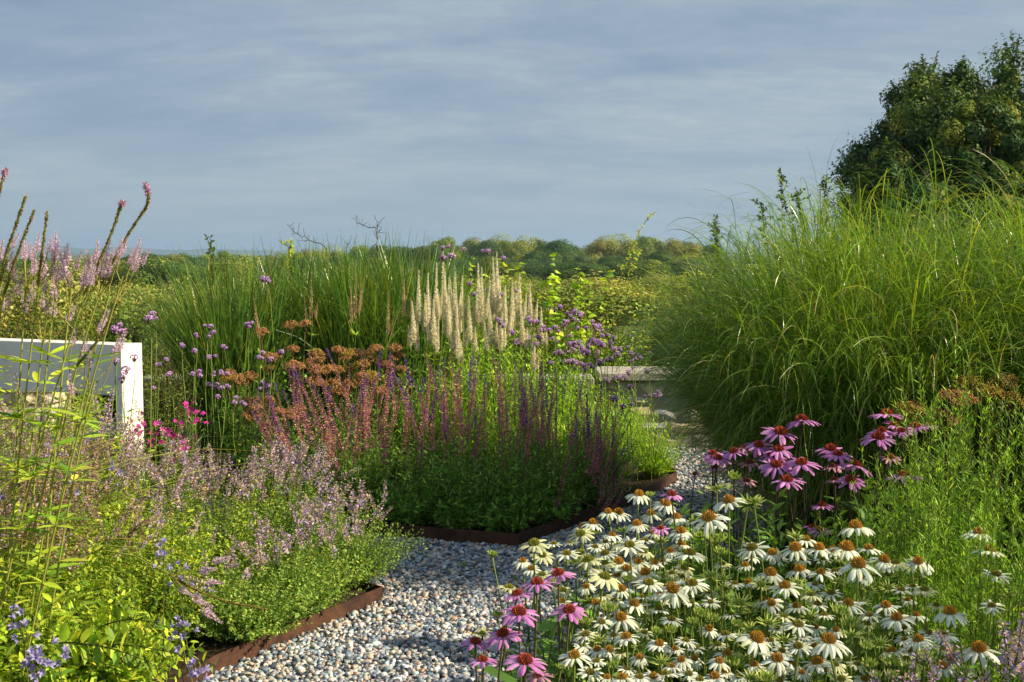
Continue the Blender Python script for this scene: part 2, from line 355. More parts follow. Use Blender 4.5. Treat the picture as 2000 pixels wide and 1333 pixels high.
# white frame: right side panel, apron and left panel, 16 cm deep, turned 22 degrees
wf = thing('white_frame', (-2.24, 6.5, 0), 'white painted garden frame with deep top board and sunlit end panel', 'garden structure')
wf.rotation_euler = (0, 0, RAD(-22.5))
def slab(name, lo, hi):
    g = G(); g.box(lo, hi, (1, 1, 1)); o = g.obj(name, M_WHITE, wf, smooth=False); bv = o.modifiers.new('b', 'BEVEL'); bv.width = .004; bv.segments = 2
slab('top_board', (-1.9, 0, .745), (-.052, .16, 1.04)); slab('end_panel', (-.05, -.002, .0), (0, .175, 1.04)); slab('end_panel', (-1.952, -.002, .0), (-1.902, .16, 1.04))
slab('shelf', (-1.9, .01, .30), (-.052, .15, .34))

# ------------------------------------------------------------ grass clumps
def bladepaths(root, az, th0, th1, L, K=9, pw=1.6):
    n = len(root); t = np.linspace(0, 1, K); th = th0[:, None] + (th1 - th0)[:, None] * t[None] ** pw
    ds = (L / (K - 1))[:, None]; dh = np.sin(th) * ds; dz = np.cos(th) * ds
    h = np.concatenate([np.zeros((n, 1)), np.cumsum((dh[:, 1:] + dh[:, :-1]) / 2, 1)], 1); z = np.concatenate([np.zeros((n, 1)), np.cumsum((dz[:, 1:] + dz[:, :-1]) / 2, 1)], 1)
    wob = rng.normal(0, .012, (n, 1)) * t[None] ** 2 * 6 * L[:, None]
    X = root[:, 0:1] + np.cos(az)[:, None] * h - np.sin(az)[:, None] * wob; Y = root[:, 1:2] + np.sin(az)[:, None] * h + np.cos(az)[:, None] * wob
    return np.stack([X, Y, root[:, 2:3] + z], 2)
def grass(name, c, label, n, Lr, rr, lean, droop, width, cols, K=9, pw=1.6, cat='ornamental grass', tall=0, group=None):
    t = thing(name, (c[0], c[1], .03), label, cat, group); g = G()
    a = U(0, 2 * math.pi, n); r = rr * np.sqrt(rng.random(n)); root = np.stack([r * np.cos(a), r * np.sin(a), np.zeros(n)], 1)
    az = a + rng.normal(0, .55, n); q = rng.random(n)
    th0 = lean[0] + (lean[1] - lean[0]) * q * (.35 + .65 * r / rr); th1 = droop[0] + (droop[1] - droop[0]) * rng.random(n) * (.45 + .55 * q)
    L = U(*Lr, n); L *= 1 - .12 * q
    pth = bladepaths(root, az, th0, th1, L, K, pw)
    side = np.stack([-np.sin(az), np.cos(az), np.zeros(n)], 1) + rng.normal(0, .45, (n, 3)); side = nrm(side)
    prof = np.array([.5, .9, 1, 1, .95, .85, .7, .45, .1]); prof = np.interp(np.linspace(0, 1, K), np.linspace(0, 1, 9), prof)
    w = prof[None] * U(width[0], width[1], n)[:, None]
    col = pal(cols, n, .2)
    cc = np.repeat(col[:, None, :], K, 1); tt = np.linspace(0, 1, K)[None, :, None]
    dry = (rng.random(n) < .10)[:, None, None]; cc = np.where(dry & (tt > .6), cc * np.array([1.6, .95, .7]), cc)
    pth[..., 2] = np.maximum(pth[..., 2], .01)
    g.ribbon(pth, w, side, cc); g.obj('blades', M_GRASS, t)
    return t
MISC = [(.12, .23, .025), (.17, .29, .03), (.09, .18, .025), (.25, .35, .045), (.15, .26, .03)]
def fountain(c, n, label, sc=1., H=1.83):
    """fine culms spreading from the crown, each with many narrow leaves that arch out and hang"""
    t = thing('arching_grass', (c[0], c[1], .03), label, 'ornamental grass'); g = G(); a = U(0, 2 * math.pi, n); u = rng.random(n); lean = .70 * np.sqrt(u)
    r = .34 * np.sqrt(u) + U(0, .08, n); root = np.stack([r * np.cos(a), r * np.sin(a), np.zeros(n)], 1); Lc = H * sc * np.where(rng.random(n) < .6, U(.84, 1.0, n), U(.45, .9, n)) * (1 - .27 * u) * (1 + .07 * np.sin(3 * a + 1))
    cul = bladepaths(root, a + rng.normal(0, .25, n), lean * .75, lean * 1.30 + .05, Lc, 8, 1.3)
    g.ribbon(cul, .0045, nrm(rng.normal(0, 1, (n, 3)) + [.01, 0, 0]), pal(MISC, n, .15))
    m = 12; N_ = n * m; i = np.repeat(np.arange(n), m); f = (np.tile(np.arange(m) / m, n) * .80 + U(.12, .26, N_)) * 7; f = np.minimum(f, 6.99); k = f.astype(int); p = cul[i, k] + (cul[i, k + 1] - cul[i, k]) * (f - k)[:, None]
    az = a[i] + rng.normal(0, .85, N_); L = U(.36, .80, N_) * (1 - .25 * f / 7) * sc; tp = rng.random(N_) < .035 * (f / 7 > .75); L = np.where(tp, L * 1.1, L); th0 = lean[i] * .75 + U(.0, .35, N_); th1 = np.where(tp, th0 + U(.2, 1.3, N_), th0 + U(1.1, 2.6, N_))
    K = 9; pth = bladepaths(p, az, th0, th1, L, K, 1.5); pth[..., 2] = np.maximum(pth[..., 2], .01)
    side = nrm(np.stack([-np.sin(az), np.cos(az), np.zeros(N_)], 1) + rng.normal(0, .4, (N_, 3))); w = np.interp(np.linspace(0, 1, K), [0, .15, .6, .85, 1], [.6, 1, .9, .55, .1])[None] * U(.0026, .0052, N_)[:, None]
    cc = np.repeat(pal(MISC, N_, .25)[:, None, :], K, 1); tt = np.linspace(0, 1, K)[None, :, None]; cc = np.where((rng.random(N_) < .07)[:, None, None] & (tt > .65), cc * np.array([1.5, 1.0, .9]), cc); cc = np.where((rng.random(N_) < .035)[:, None, None], np.array([.40, .33, .16]), cc)
    low = (f / 7 < .35)[:, None, None] & (rng.random(N_) < .25)[:, None, None]; cc = np.where(low, np.array([.24, .19, .09]), cc)
    g.ribbon(pth, w, side, cc); g.obj('blades', M_GRASS, t)
fountain((1.92, 6.0), 3900, 'huge rounded clump of fine arching green grass right of the stone wall')
fountain((3.0, 5.85), 2900, 'arching green grass clump cut off by the right edge of the view', 1.04)
SWI = [(.08, .17, .03), (.11, .22, .04), (.06, .14, .03), (.16, .25, .04)]
for i, (px, yt, Y, lab) in enumerate([(455, 500, 8.9, 'upright green grass clump, leftmost of the row behind the brown sedum heads'), (585, 492, 9.4, 'upright green grass clump below the bare arching branch'),
      (700, 485, 9.2, 'upright green grass clump behind the lone candelabra spike'), (800, 485, 9.3, 'upright green grass clump just left of the dense white spikes')]):
    p = P(px, yt, Y)
    grass('upright_grass', (p[0], p[1]), lab, 1500, (p[2] * .68, p[2] * 1.12), .28, (.0, .42), (.15, 1.6), (.009, .016), SWI, 8, 2.2, group='upright grasses behind the rear bed')
grass('wispy_grass', (-2.3, 3.9), 'wispy thin bright grass arching in from the left edge over the white frame', 1000, (.9, 1.7), .25, (.1, .9), (1.2, 2.4), (.0025, .0045), [(.25, .33, .03), (.32, .38, .05)], 10, 1.4)

# ------------------------------------------------------------ leafy stems: the base of most plants
def leafy(g, gs, base, tips, nl, L, Wd, cols, stemcol=(.1, .14, .03), t0=.15, ang=.9, T=LEAF, srad=.0022, sag=.1, K=6, whorl=0, jit=0., gsides=3):
    """stems from base (n,3) to tips (n,3) carrying nl leaves each"""
    n = len(tips); t = np.linspace(0, 1, K)[None, :, None]
    d = tips - base; horiz = d * np.array([1, 1, 0])
    pth = base[:, None] + d[:, None] * t - horiz[:, None] * (sag * 2) * (t * (1 - t)) + rng.normal(0, .006, (n, K, 3)) * t
    gs.tube(pth, np.linspace(srad, srad * .4, K), pal([stemcol], n, .15), gsides)
    N_ = n * nl; tt = t0 + (1 - t0) * (np.tile((np.arange(nl) + .5) / nl, n) + U(-.4, .4, N_) / nl); tt = np.clip(tt, 0, 1)
    if whorl: tt = np.tile(t0 + (1 - t0) * (np.arange(nl) // whorl) / max(1, nl // whorl), n)
    i = np.repeat(np.arange(n), nl); f = tt * (K - 1); k = np.minimum(f.astype(int), K - 2); fr = (f - k)[:, None]
    p = pth[i, k] * (1 - fr) + pth[i, k + 1] * fr; sd_ = nrm(pth[i, k + 1] - pth[i, k])
    S, D, Z = frames(sd_); a = U(0, 2 * math.pi, N_)
    if whorl: a = np.tile(np.arange(nl) % whorl * 2 * math.pi / whorl, n) + np.repeat(U(0, 6, n), nl) + tt * 20
    rad = S * np.cos(a)[:, None] + Z * np.sin(a)[:, None]; an = ang * U(.75, 1.25, N_)[:, None]
    dr = nrm(rad * np.sin(an) + D * np.cos(an)); p = p + rng.normal(0, 1, (N_, 3)) * jit
    sc = (1 - .35 * tt) * U(.65, 1.25, N_)
    g.inst(T, dr, L * sc, Wd * sc, p, pal(cols, N_), U(-.9, .9, N_))
    return pth
def dome(n, rx, ry, h, lo=.55, zmin=.12, lump=.12):
    a = U(0, 2 * math.pi, n); u = rng.random(n); s = np.sqrt(u); r = lo + (1 - lo) * rng.random(n) ** .5
    r = r * (1 + lump * np.sin(a * 3 + 1.3) * s) + rng.normal(0, .05, n)
    return np.stack([rx * s * np.cos(a) * r, ry * s * np.sin(a) * r, np.maximum(h * np.sqrt(np.maximum(1 - .86 * u, .02)) * r, zmin * h)], 1)
def bushy(name, c, rx, ry, h, ns, nl, L, Wd, cols, label, cat, z0=.045, T=LEAF, group=None, **kw):
    t = thing(name, (c[0], c[1], z0), label, cat, group); g, gs = G(), G()
    tips = dome(ns, rx, ry, h); base = tips * np.array([.22, .22, 0]) + rng.normal(0, .015, (ns, 3)) * [1, 1, 0]
    pth = leafy(g, gs, base, tips, nl, L, Wd, cols, T=T, **kw); g.obj('foliage', M_LEAF, t); gs.obj('stems', M_STEM, t)
    return t, tips, pth

# ------------------------------------------------------------ coneflowers
def petals_mesh(n, L, w, droop, up, cols, seed, curl=0.):
    """ray florets around the cone, radius of the disc included"""
    global rng
    keep_r = rng; rng = np.random.default_rng(seed); g = G(); az = np.arange(n) * 2 * math.pi / n + rng.normal(0, .09, n)
    K = 6; t = np.linspace(0, 1, K); el = up + rng.normal(0, .12, n); dr = droop + rng.normal(0, .16, n); Ln = L * U(.86, 1.1, n)
    th = el[:, None] - dr[:, None] * t[None] ** 1.1; ds = Ln[:, None] / (K - 1)
    r = .011 + np.concatenate([np.zeros((n, 1)), np.cumsum(np.cos(th[:, 1:]) * ds, 1)], 1); z = np.concatenate([np.zeros((n, 1)), np.cumsum(np.sin(th[:, 1:]) * ds, 1)], 1)
    pth = np.stack([np.cos(az)[:, None] * r, np.sin(az)[:, None] * r, z], 2)
    side = np.stack([-np.sin(az), np.cos(az), rng.normal(0, .25, n)], 1); prof = np.array([.45, .85, 1, 1, .82, .35]) * w
    wd = prof[None] * U(.85, 1.15, n)[:, None]; c = pal(cols, n, .06)
    # three columns so each petal is slightly cupped
    mid = pth.copy(); mid[..., 2] += .0016
    g.ribbon((pth + side[:, None] * wd[..., None] * -.25), wd * .5, side + np.array([0, 0, .35]), c)
    g.ribbon((pth + side[:, None] * wd[..., None] * .25), wd * .5, side - np.array([0, 0, .35]), c)
    rng = keep_r; return g.mesh('petals', M_PETAL)
def cone_mesh(R, H, tipc, basec, n=85, seed=0):
    r2 = np.random.default_rng(seed); g = G(); na, nh = 10, 5; V = []; 
    for j in range(nh + 1):
        a = j / nh * math.pi / 2
        for i in range(na): V.append([R * .92 * math.cos(a) * math.cos(i * 2 * math.pi / na), R * .92 * math.cos(a) * math.sin(i * 2 * math.pi / na), H * .92 * math.sin(a)])
    F = [[j * na + i, j * na + (i + 1) % na, (j + 1) * na + (i + 1) % na, (j + 1) * na + i] for j in range(nh) for i in range(na)]
    g.add(V, [np.array(F)], np.array(basec) * .7)
    # underside (green bracts)
    g.add([[R * .95 * math.cos(i * .628), R * .95 * math.sin(i * .628), 0] for i in range(10)] + [[0, 0, -R * .5]], [np.array([[i, 10, (i + 1) % 10] for i in range(10)])], (.1, .16, .03))
    i = np.arange(n); u = (i + .5) / n; ph = i * 2.39996; cz = u; s = np.sqrt(1 - cz ** 2)
    nrml = np.stack([s * np.cos(ph), s * np.sin(ph), cz + .25], 1); loc = np.stack([R * .88 * s * np.cos(ph), R * .88 * s * np.sin(ph), H * .88 * cz], 1)
    sp = (np.array([[-.5, 0, -.3], [.5, 0, -.3], [0, 0, .6], [0, 1, 0]]), [np.array([[0, 1, 3], [1, 2, 3], [2, 0, 3]])])
    S, D, Z = frames(nrml); n_ = len(loc); L = R * .38; wv = R * .2
    V = loc[:, None] + sp[0][None, :, 0:1] * S[:, None] * wv + sp[0][None, :, 1:2] * D[:, None] * L + sp[0][None, :, 2:3] * Z[:, None] * wv
    tc_ = np.array(tipc)[None] * np.exp(r2.normal(0, .15, (n_, 1))); top = (u[:, None] > .82)
    tc_ = np.where(top, tc_ * .6 + np.array(basec) * .6, tc_); C = np.stack([tc_ * .55 + np.array(basec) * .3] * 3 + [tc_], 1)
    g.add(V.reshape(-1, 3), [(sp[1][0][None] + (np.arange(n_) * 4)[:, None, None]).reshape(-1, 3)], C.reshape(-1, 3))
    return g.mesh('cone', M_CONE, False)
WH = [(.78, .85, .74), (.72, .80, .69), (.80, .86, .76), (.72, .78, .56)]; CR = [(.66, .68, .36), (.62, .66, .38), (.70, .72, .46)]; GN = [(.42, .52, .12), (.50, .58, .18), (.38, .48, .10)]
PK = [(.60, .25, .60), (.54, .20, .54), (.66, .32, .66)]; PP = [(.55, .30, .40), (.50, .26, .34), (.60, .36, .42)]
UR = .045    # petal reach + disc of a unit head: diameter 9 cm
KIND = {'W': ([petals_mesh(15, .036, .0105, .78, .1, WH, s) for s in (1, 2, 3, 4)], [cone_mesh(.0135, .0155, (.66, .30, .03), (.16, .13, .02), seed=s) for s in (1, 2)]),
        'D': ([petals_mesh(15, .039, .0105, .85, .0, WH, s) for s in (5, 6, 7)], [cone_mesh(.0135, .016, (.70, .32, .02), (.22, .14, .02), seed=s) for s in (3, 4)]),
        'O': ([petals_mesh(16, .034, .0085, .55, .12, WH, s) for s in (8, 9, 10)], [cone_mesh(.012, .011, (.36, .26, .03), (.12, .15, .02), seed=s) for s in (5, 6)]),
        'C': ([petals_mesh(16, .034, .0095, .75, .15, CR, s) for s in (11, 12, 13)], [cone_mesh(.0125, .011, (.30, .28, .03), (.13, .17, .02), seed=s) for s in (7, 8)]),
        'G': ([petals_mesh(18, .033, .0048, -.1, .25, GN, s) for s in (14, 15, 16)], [cone_mesh(.0125, .009, (.26, .34, .05), (.12, .2, .03), seed=9)]),
        'B': ([petals_mesh(20, .017, .0036, -.5, .75, GN, s) for s in (17, 18)], [cone_mesh(.0125, .011, (.26, .36, .05), (.14, .24, .03), seed=10)]),
        'P': ([petals_mesh(14, .036, .0105, .62, .05, PK, s) for s in (19, 20, 21, 22)], [cone_mesh(.0135, .013, (.50, .07, .02), (.12, .03, .015), seed=s) for s in (11, 12)]),
        'Q': ([petals_mesh(14, .033, .0088, .9, .2, PP, s) for s in (23, 24)], [cone_mesh(.0125, .012, (.34, .10, .05), (.15, .06, .03), seed=13)])}
FRONT = '''1248,965,42,D 1270,966,20,B 1300,983,42,D 1423,978,62,W 1461,983,55,G 1472,979,50,G 1399,953,44,G 1188,999,34,D 1208,1001,40,D 1158,1020,38,D 1137,1029,34,D
1134,1041,50,C 1271,1002,38,D 1321,1010,42,D 1384,1011,74,W 1330,1037,42,D 1330,1062,38,D 1244,1023,38,D 1196,1044,38,W 1043,1060,60,C 1081,1060,36,O 1112,1059,30,O 1183,1056,28,O
1230,1063,64,O 1347,1080,66,O 1107,1080,52,O 1060,1083,46,C 1148,1093,60,C 1181,1080,50,O 1291,1056,34,G 1021,1094,32,D 1038,1109,36,W 1084,1109,40,O 1246,1096,38,D 1279,1098,36,W
1294,1094,32,O 962,1082,22,B 1408,1079,30,B 1468,1069,64,O 995,1146,52,C 1182,1125,64,C 1227,1130,22,B 1267,1137,62,O 1351,1138,66,O 1213,1150,46,W 1288,1153,44,W 1314,1150,58,D
1200,1171,36,O 1164,1177,44,W 1239,1179,50,W 1286,1188,44,O 1254,1164,36,O 1416,1148,34,G 1446,1176,50,G 1213,1206,52,D 1176,1213,42,O 1144,1237,46,O 1223,1243,50,W 1288,1256,48,W
1340,1249,48,O 1417,1237,48,O 1122,1279,60,W 1153,1311,50,O 1225,1304,34,O 1250,1320,42,O 1215,1322,48,W 1300,1315,50,O 1367,1325,46,O 1396,1320,50,W 1467,1322,58,G 1352,1214,24,B
1395,1208,26,B 1283,1232,24,B 1311,1230,24,B 1251,1263,32,G 972,1200,26,B 942,1235,36,G 1197,1299,26,B 1152,1170,28,G 1096,1302,20,B 1368,1046,24,B 1467,1194,28,G 1456,1103,36,W
1671,1028,58,D 1575,1052,38,W 1555,1047,38,G 1553,1070,50,D 1600,1070,44,D 1627,1074,38,D 1653,1070,56,D 1697,1070,48,W 1508,1079,36,D 1676,1102,64,D 1727,1093,48,D 1749,1098,54,C
1793,1096,50,D 1781,1103,42,G 1505,1119,52,D 1561,1112,46,D 1603,1117,50,W 1533,1144,58,W 1623,1157,48,O 1584,1159,46,C 1806,1150,46,C 1489,1171,28,D 1507,1177,42,W 1536,1174,38,O
1556,1183,48,W 1656,1179,58,W 1730,1182,48,W 1685,1174,36,G 1501,1215,50,G 1559,1218,62,O 1518,1225,38,O 1533,1248,46,G 1593,1223,28,D 1633,1229,30,D 1663,1239,54,G 1751,1206,64,W
1790,1200,36,D 1855,1195,56,D 1842,1238,54,O 1793,1248,58,W 1741,1271,48,W 1717,1255,46,G 1618,1250,70,D 1559,1260,52,O 1478,1246,62,D 1518,1285,62,W 1596,1292,62,W 1912,1040,60,W
1933,1074,54,W 1946,1120,54,O 1937,1181,48,O 1973,1161,40,G 1912,1266,64,D 1711,1319,26,B 1523,1327,44,O 1691,1262,30,B 1811,1194,22,B 1569,1091,36,W 1630,1113,36,O 1521,1091,36,W'''
XR = np.random.default_rng(77); _h = [tuple(float(v) for v in q.split(',')[:2]) for q in FRONT.split()]
POLY = np.array([[1020, 1085], [1180, 1010], [1400, 1010], [1430, 1090], [1700, 1060], [1800, 1120], [1850, 1200], [1900, 1330], [1120, 1330], [1130, 1230]])
for _ in range(4000):
    x, y = XR.uniform(1000, 1920), XR.uniform(1000, 1330)
    if len(_h) > 285: break
    if inpoly(np.array([x]), np.array([y]), POLY)[0] and min((x - a) ** 2 + ((y - b) * 1.3) ** 2 for a, b in _h) > 23 ** 2:
        _h.append((x, y)); FRONT += f' {x:.0f},{y:.0f},{XR.integers(28, 46)},{XR.choice(list("OOWCGGBD"))}'
LEFTP = '''1090,1119,58,P 1049,1137,64,P 1010,1158,48,P 1014,1194,70,P 1112,1190,58,P 982,1236,60,P 929,1252,50,P 943,1287,50,P 1026,1289,74,P 1051,1317,48,Q 1312,964,38,P 1290,1030,32,P'''
REARP = '''1566,820,62,P 1524,844,60,P 1482,869,50,P 1433,881,40,P 1392,885,38,P 1402,894,44,P 1510,889,50,P 1516,907,60,P 1565,903,62,P 1537,937,56,P 1521,877,50,P 1622,876,48,P 1637,886,50,P
1671,908,58,P 1662,937,48,P 1715,854,60,P 1732,808,54,P 1722,841,46,P 1748,829,40,P 1761,840,38,P 1787,833,46,P 1814,829,34,P 1739,893,38,Q 1766,927,56,P 1606,986,38,P 1601,1034,40,P
1586,1028,30,P 1626,910,36,Q 1630,936,32,Q 1464,903,40,Q 1396,912,32,Q 1433,931,26,B 1357,925,24,Q 1453,875,40,Q 1459,938,30,Q'''
DESC = {'W': 'white coneflower with orange cone', 'D': 'white coneflower with drooping petals, orange cone', 'O': 'open white coneflower with flat olive cone', 'C': 'creamy coneflower with olive cone',
        'G': 'half-open green coneflower with thin petals', 'B': 'spiky green coneflower bud', 'P': 'pink coneflower with dark red cone', 'Q': 'faded pink coneflower'}
ef = []
for k in range(4):
    g = G(); n = 4; zz_ = np.array([.10, .2, .34, .5]); a = np.array([0, 2.2, 4.1, 5.5]) + k
    d = nrm(np.stack([np.cos(a), np.sin(a), np.full(4, .45)], 1)); g.inst(BIG, d, U(.09, .15, n), U(.03, .045, n), np.stack([np.zeros(4), np.zeros(4), zz_], 1), pal([(.06, .12, .02), (.09, .16, .03)], n), U(-.3, .3, n))
    ef.append(g.mesh('foliage', M_LEAF))
def coneflowers(txt, where, Yf, group, stemc, band=46):
    H = []
    for s in txt.split():
        a = s.split(','); H.append((float(a[0]), float(a[1]), float(a[2]), a[3]))
    ys = min(h[1] for h in H); rows = {}
    for h in H: rows.setdefault(int((h[1] - ys) // band), []).append(h)
    for ri, row in rows.items():
        cnt = {}
        for h in sorted(row): 
            cnt[h[3]] = cnt.get(h[3], 0) + 1
        seen = {}
        for h in sorted(row):
            px, py, w, k = h; seen[k] = seen.get(k, 0) + 1; i = seen[k]
            dia = {'D': .068, 'G': .085, 'B': .042, 'W': .083, 'O': .086, 'C': .085, 'P': .088, 'Q': .078}[k]
            Y = Yf(px, py) - (w - 50) * .006 * (1 if k not in 'B' else 0) + U(-.05, .05)
            c = P(px, py, Y); real = w * Y / FPX * (1.0 if k == 'D' else 1.22 if k in 'PQ' else 1.08); s = real / dia
            s = min(max(s, .62), 1.5)
            tilt = np.array([rng.normal(0, .13), -.12 + rng.normal(0, .15), 1.]); tilt /= np.linalg.norm(tilt)
            base = np.array([c[0] + rng.normal(0, .05), c[1] + rng.normal(.02, .06), .045])
            where_i = f'{ordw(i)} in row {["one","two","three","four","five","six","seven","eight","nine"][ri]} {where}'
            t = thing('coneflower', base, f'{DESC[k]}, {where_i}', 'coneflower', group)
            hd = c - base - tilt * .008; K = 6; tt = np.linspace(0, 1, K)[:, None]
            bend = np.array([rng.normal(0, .02), rng.normal(0, .02), 0]); path = hd[None] * tt * np.array([1, 1, 1]) + bend * (tt * (1 - tt) * 4)
            g = G(); g.tube(path[None], np.linspace(.0034, .0026, K) * (1 if w > 30 else .8), stemc, 5); g.obj('stem', M_STEM, t)
            pm, cm = KIND[k]; sp = U(0, 6.28)
            o = link('petals', pm[rng.integers(len(pm))], t); place(o, hd + tilt * .004, tilt, s, sp)
            o = link('cone', cm[rng.integers(len(cm))], t); place(o, hd + tilt * .004, tilt, s * U(1.0, 1.22), sp)
            o = link('foliage', ef[rng.integers(4)], t); o.rotation_euler = (0, 0, U(0, 6.28)); o.location = [float(v) for v in hd * .04]; q = float(hd[2] / .8); o.scale = (q, q, q)
Yfront = lambda px, py: 3.45 - (py - 960) / 370 * .95
coneflowers(FRONT, 'of white drift', Yfront, 'white coneflowers in the front drift', (.16, .22, .04))
coneflowers(LEFTP, 'beside the gravel', lambda px, py: 3.2 - (py - 960) / 370 * .75, 'pink coneflowers at the edge of the gravel', (.10, .08, .04), 70)
coneflowers(REARP, 'under arching grass', lambda px, py: 4.25 - (py - 810) / 220 * .35, 'pink coneflowers in front of the arching grass', (.045, .035, .03), 62)
# leafy growth under the coneflowers
ECH = [(.07, .14, .025), (.09, .18, .03), (.13, .23, .035), (.06, .12, .02)]
for i, (px, Y, rx, h, lab) in enumerate([(1180, 2.75, .24, .48, 'dark leafy clump under the white coneflowers nearest the pink ones'), (1400, 2.7, .28, .5, 'dark leafy clump in the middle of the white coneflower drift'),
        (1640, 2.75, .3, .52, 'dark leafy clump under the white coneflowers at lower right'), (1130, 3.2, .22, .52, 'leafy clump behind the pink coneflowers beside the gravel'), (1370, 3.3, .3, .56, 'leafy clump below the tallest white coneflowers'),
        (1620, 3.25, .3, .6, 'leafy clump below the row of drooping white coneflowers'), (1500, 4.1, .34, .66, 'dark leaves under the left half of the rear pink coneflowers'),
        (1700, 4.1, .3, .7, 'dark leaves under the right half of the rear pink coneflowers'), (1880, 2.8, .22, .5, 'leafy clump under the tall white coneflowers at right'), (1360, 4.5, .2, .5, 'low leaves between the gravel and the rear pink coneflowers'), (1030, 2.75, .13, .36, 'low leaves at the gravel edge under the pink coneflowers')]):
    c = P(px, 900, Y); bushy('coneflower_leaves', c, rx * 1.15, .28, h, 95, 13, .085, .026, ECH + [(.12, .22, .03)], lab, 'foliage clump', T=BIG, ang=1.0, t0=.2, group='leafy clumps under the coneflowers')

# ------------------------------------------------------------ catmint, yellow-green plants, campanula (left bed)
SAGE = [(.13, .21, .04), (.17, .26, .05), (.10, .17, .04), (.22, .30, .05)]
LIME = [(.20, .29, .02), (.28, .36, .03), (.12, .20, .02), (.32, .37, .04), (.09, .16, .02)]
def floret_spike(name, Ls, cols, whorls, per, size, rad, tap=.5, seed=0, tiplen=0, tipcol=None, stemc=(.14, .1, .06), dens=0):
    """a flower spike along +Z of length Ls: whorls of small florets on a thin stem"""
    g = G(); z = np.linspace(0, Ls, whorls); g.tube(np.stack([np.zeros(5), np.zeros(5), np.linspace(-.02, Ls, 5)], 1)[None], .0014, stemc, 3)
    N_ = whorls * per; zi = np.repeat(z, per) + rng.normal(0, Ls / whorls * (.12 if not dens else .4), N_); u = np.clip(zi / Ls, 0, 1); r = rad * (1 - tap * u)
    a = U(0, 6.28, N_); d = nrm(np.stack([np.cos(a), np.sin(a), np.full(N_, .45)], 1)); loc = np.stack([np.cos(a) * r * .3, np.sin(a) * r * .3, zi], 1)
    col = pal(cols, N_, .22 if not dens else .12)
    if tipcol is not None: m = u > 1 - tiplen; col[m] = pal(tipcol, m.sum(), .2)
    sc = (1 - .45 * u) * U(.7, 1.3, N_)
    if dens: q = np.interp(u, [0, .1, .3, .65, 1], [.5, 1, .88, .42 + .3 * (1 - tap), .14 + .5 * (1 - tap)]); r = rad * q; sc = q * U(.75, 1.25, N_)
    g.inst(LEAF, d, r * (sc if not dens else 1) + size * .5 * (1 if not dens else q), size * sc, loc, col, U(-1.5, 1.5, N_)); return g.mesh(name, M_FLORET)
NEP = [floret_spike('flower_spike', .105, [(.50, .38, .68), (.56, .44, .64), (.40, .30, .66), (.58, .46, .34), (.54, .40, .30), (.50, .42, .26)], 8, 8, .009, .013, .3, s, dens=1) for s in range(5)]
NEPD = [floret_spike('flower_spike', .11, [(.42, .30, .18), (.32, .22, .13), (.50, .38, .24), (.44, .34, .52)], 8, 9, .008, .013, .3, s, dens=1) for s in range(3)]
def catmint(px, pt, Y, rx, ry, h, ns, cols, nsp, spikes, label, zt=None, tops=True, name='catmint', lean=(0, 0)):
    c = P(px, 900, Y); nsp = int(nsp * .62); t, tips, pth = bushy(name, c, rx, ry, h, ns, 30, .022, .012, cols, label, 'catmint plant', ang=1.0, group='catmint plants', srad=.0015)
    o = np.argsort(-(tips[:, 2] / h + rng.random(len(tips)) * .5))[:nsp]
    for i in o:
        d = nrm(tips[i] * np.array([.6, .6, 1]) + rng.normal(0, .28, 3) + np.array([lean[0], lean[1], .15])); s = link('flower_spike', spikes[rng.integers(len(spikes))], t); place(s, tips[i] - d * .02, d, U(.7, 1.25), U(0, 6))
catmint(672, 0, 5.10, .37, .42, .42, 260, SAGE, 70, NEP, 'low grey-green catmint spilling over the corner of the rusty edging')
catmint(560, 0, 5.5, .42, .4, .53, 300, SAGE, 95, NEP, 'tall pink-lavender catmint in front of the purple salvia', lean=(.2, 0))
catmint(430, 0, 5.2, .42, .4, .58, 300, SAGE + LIME, 95, NEP, 'lavender catmint right below the magenta flowers')
catmint(562, 0, 4.66, .40, .36, .36, 300, SAGE, 40, NEP, 'green mound of catmint behind the bent pink flower spike')
catmint(468, 0, 4.40, .36, .34, .30, 280, SAGE, 16, NEP, 'catmint mound beside the lower end of the rusty edging')
catmint(310, 0, 5.0, .36, .4, .66, 260, SAGE + LIME, 95, NEP + NEPD, 'faded catmint in front of the white end panel')
catmint(150, 0, 4.7, .36, .36, .74, 240, LIME, 95, NEPD, 'brown seeding catmint in front of the white board')
catmint(30, 0, 4.1, .3, .34, .74, 220, LIME, 80, NEPD, 'brown seeding catmint at the far left edge')
catmint(60, 0, 4.45, .34, .34, .90, 260, LIME, 110, NEPD, 'tall brown seeding catmint below the pink stalks'); catmint(215, 0, 4.75, .34, .34, .80, 260, LIME + SAGE, 110, NEPD + NEP, 'brownish catmint covering the foot of the end panel')
catmint(130, 0, 4.15, .34, .3, .74, 240, LIME, 120, NEPD, 'brown seeding catmint around the feet of the pink stalks'); catmint(-20, 0, 3.75, .3, .3, .74, 220, LIME, 110, NEPD, 'brown seeding catmint in front of the wispy grass')
catmint(300, 0, 4.3, .34, .3, .48, 240, LIME + SAGE, 30, NEPD + NEP, 'yellow-green catmint behind the blue bellflowers')
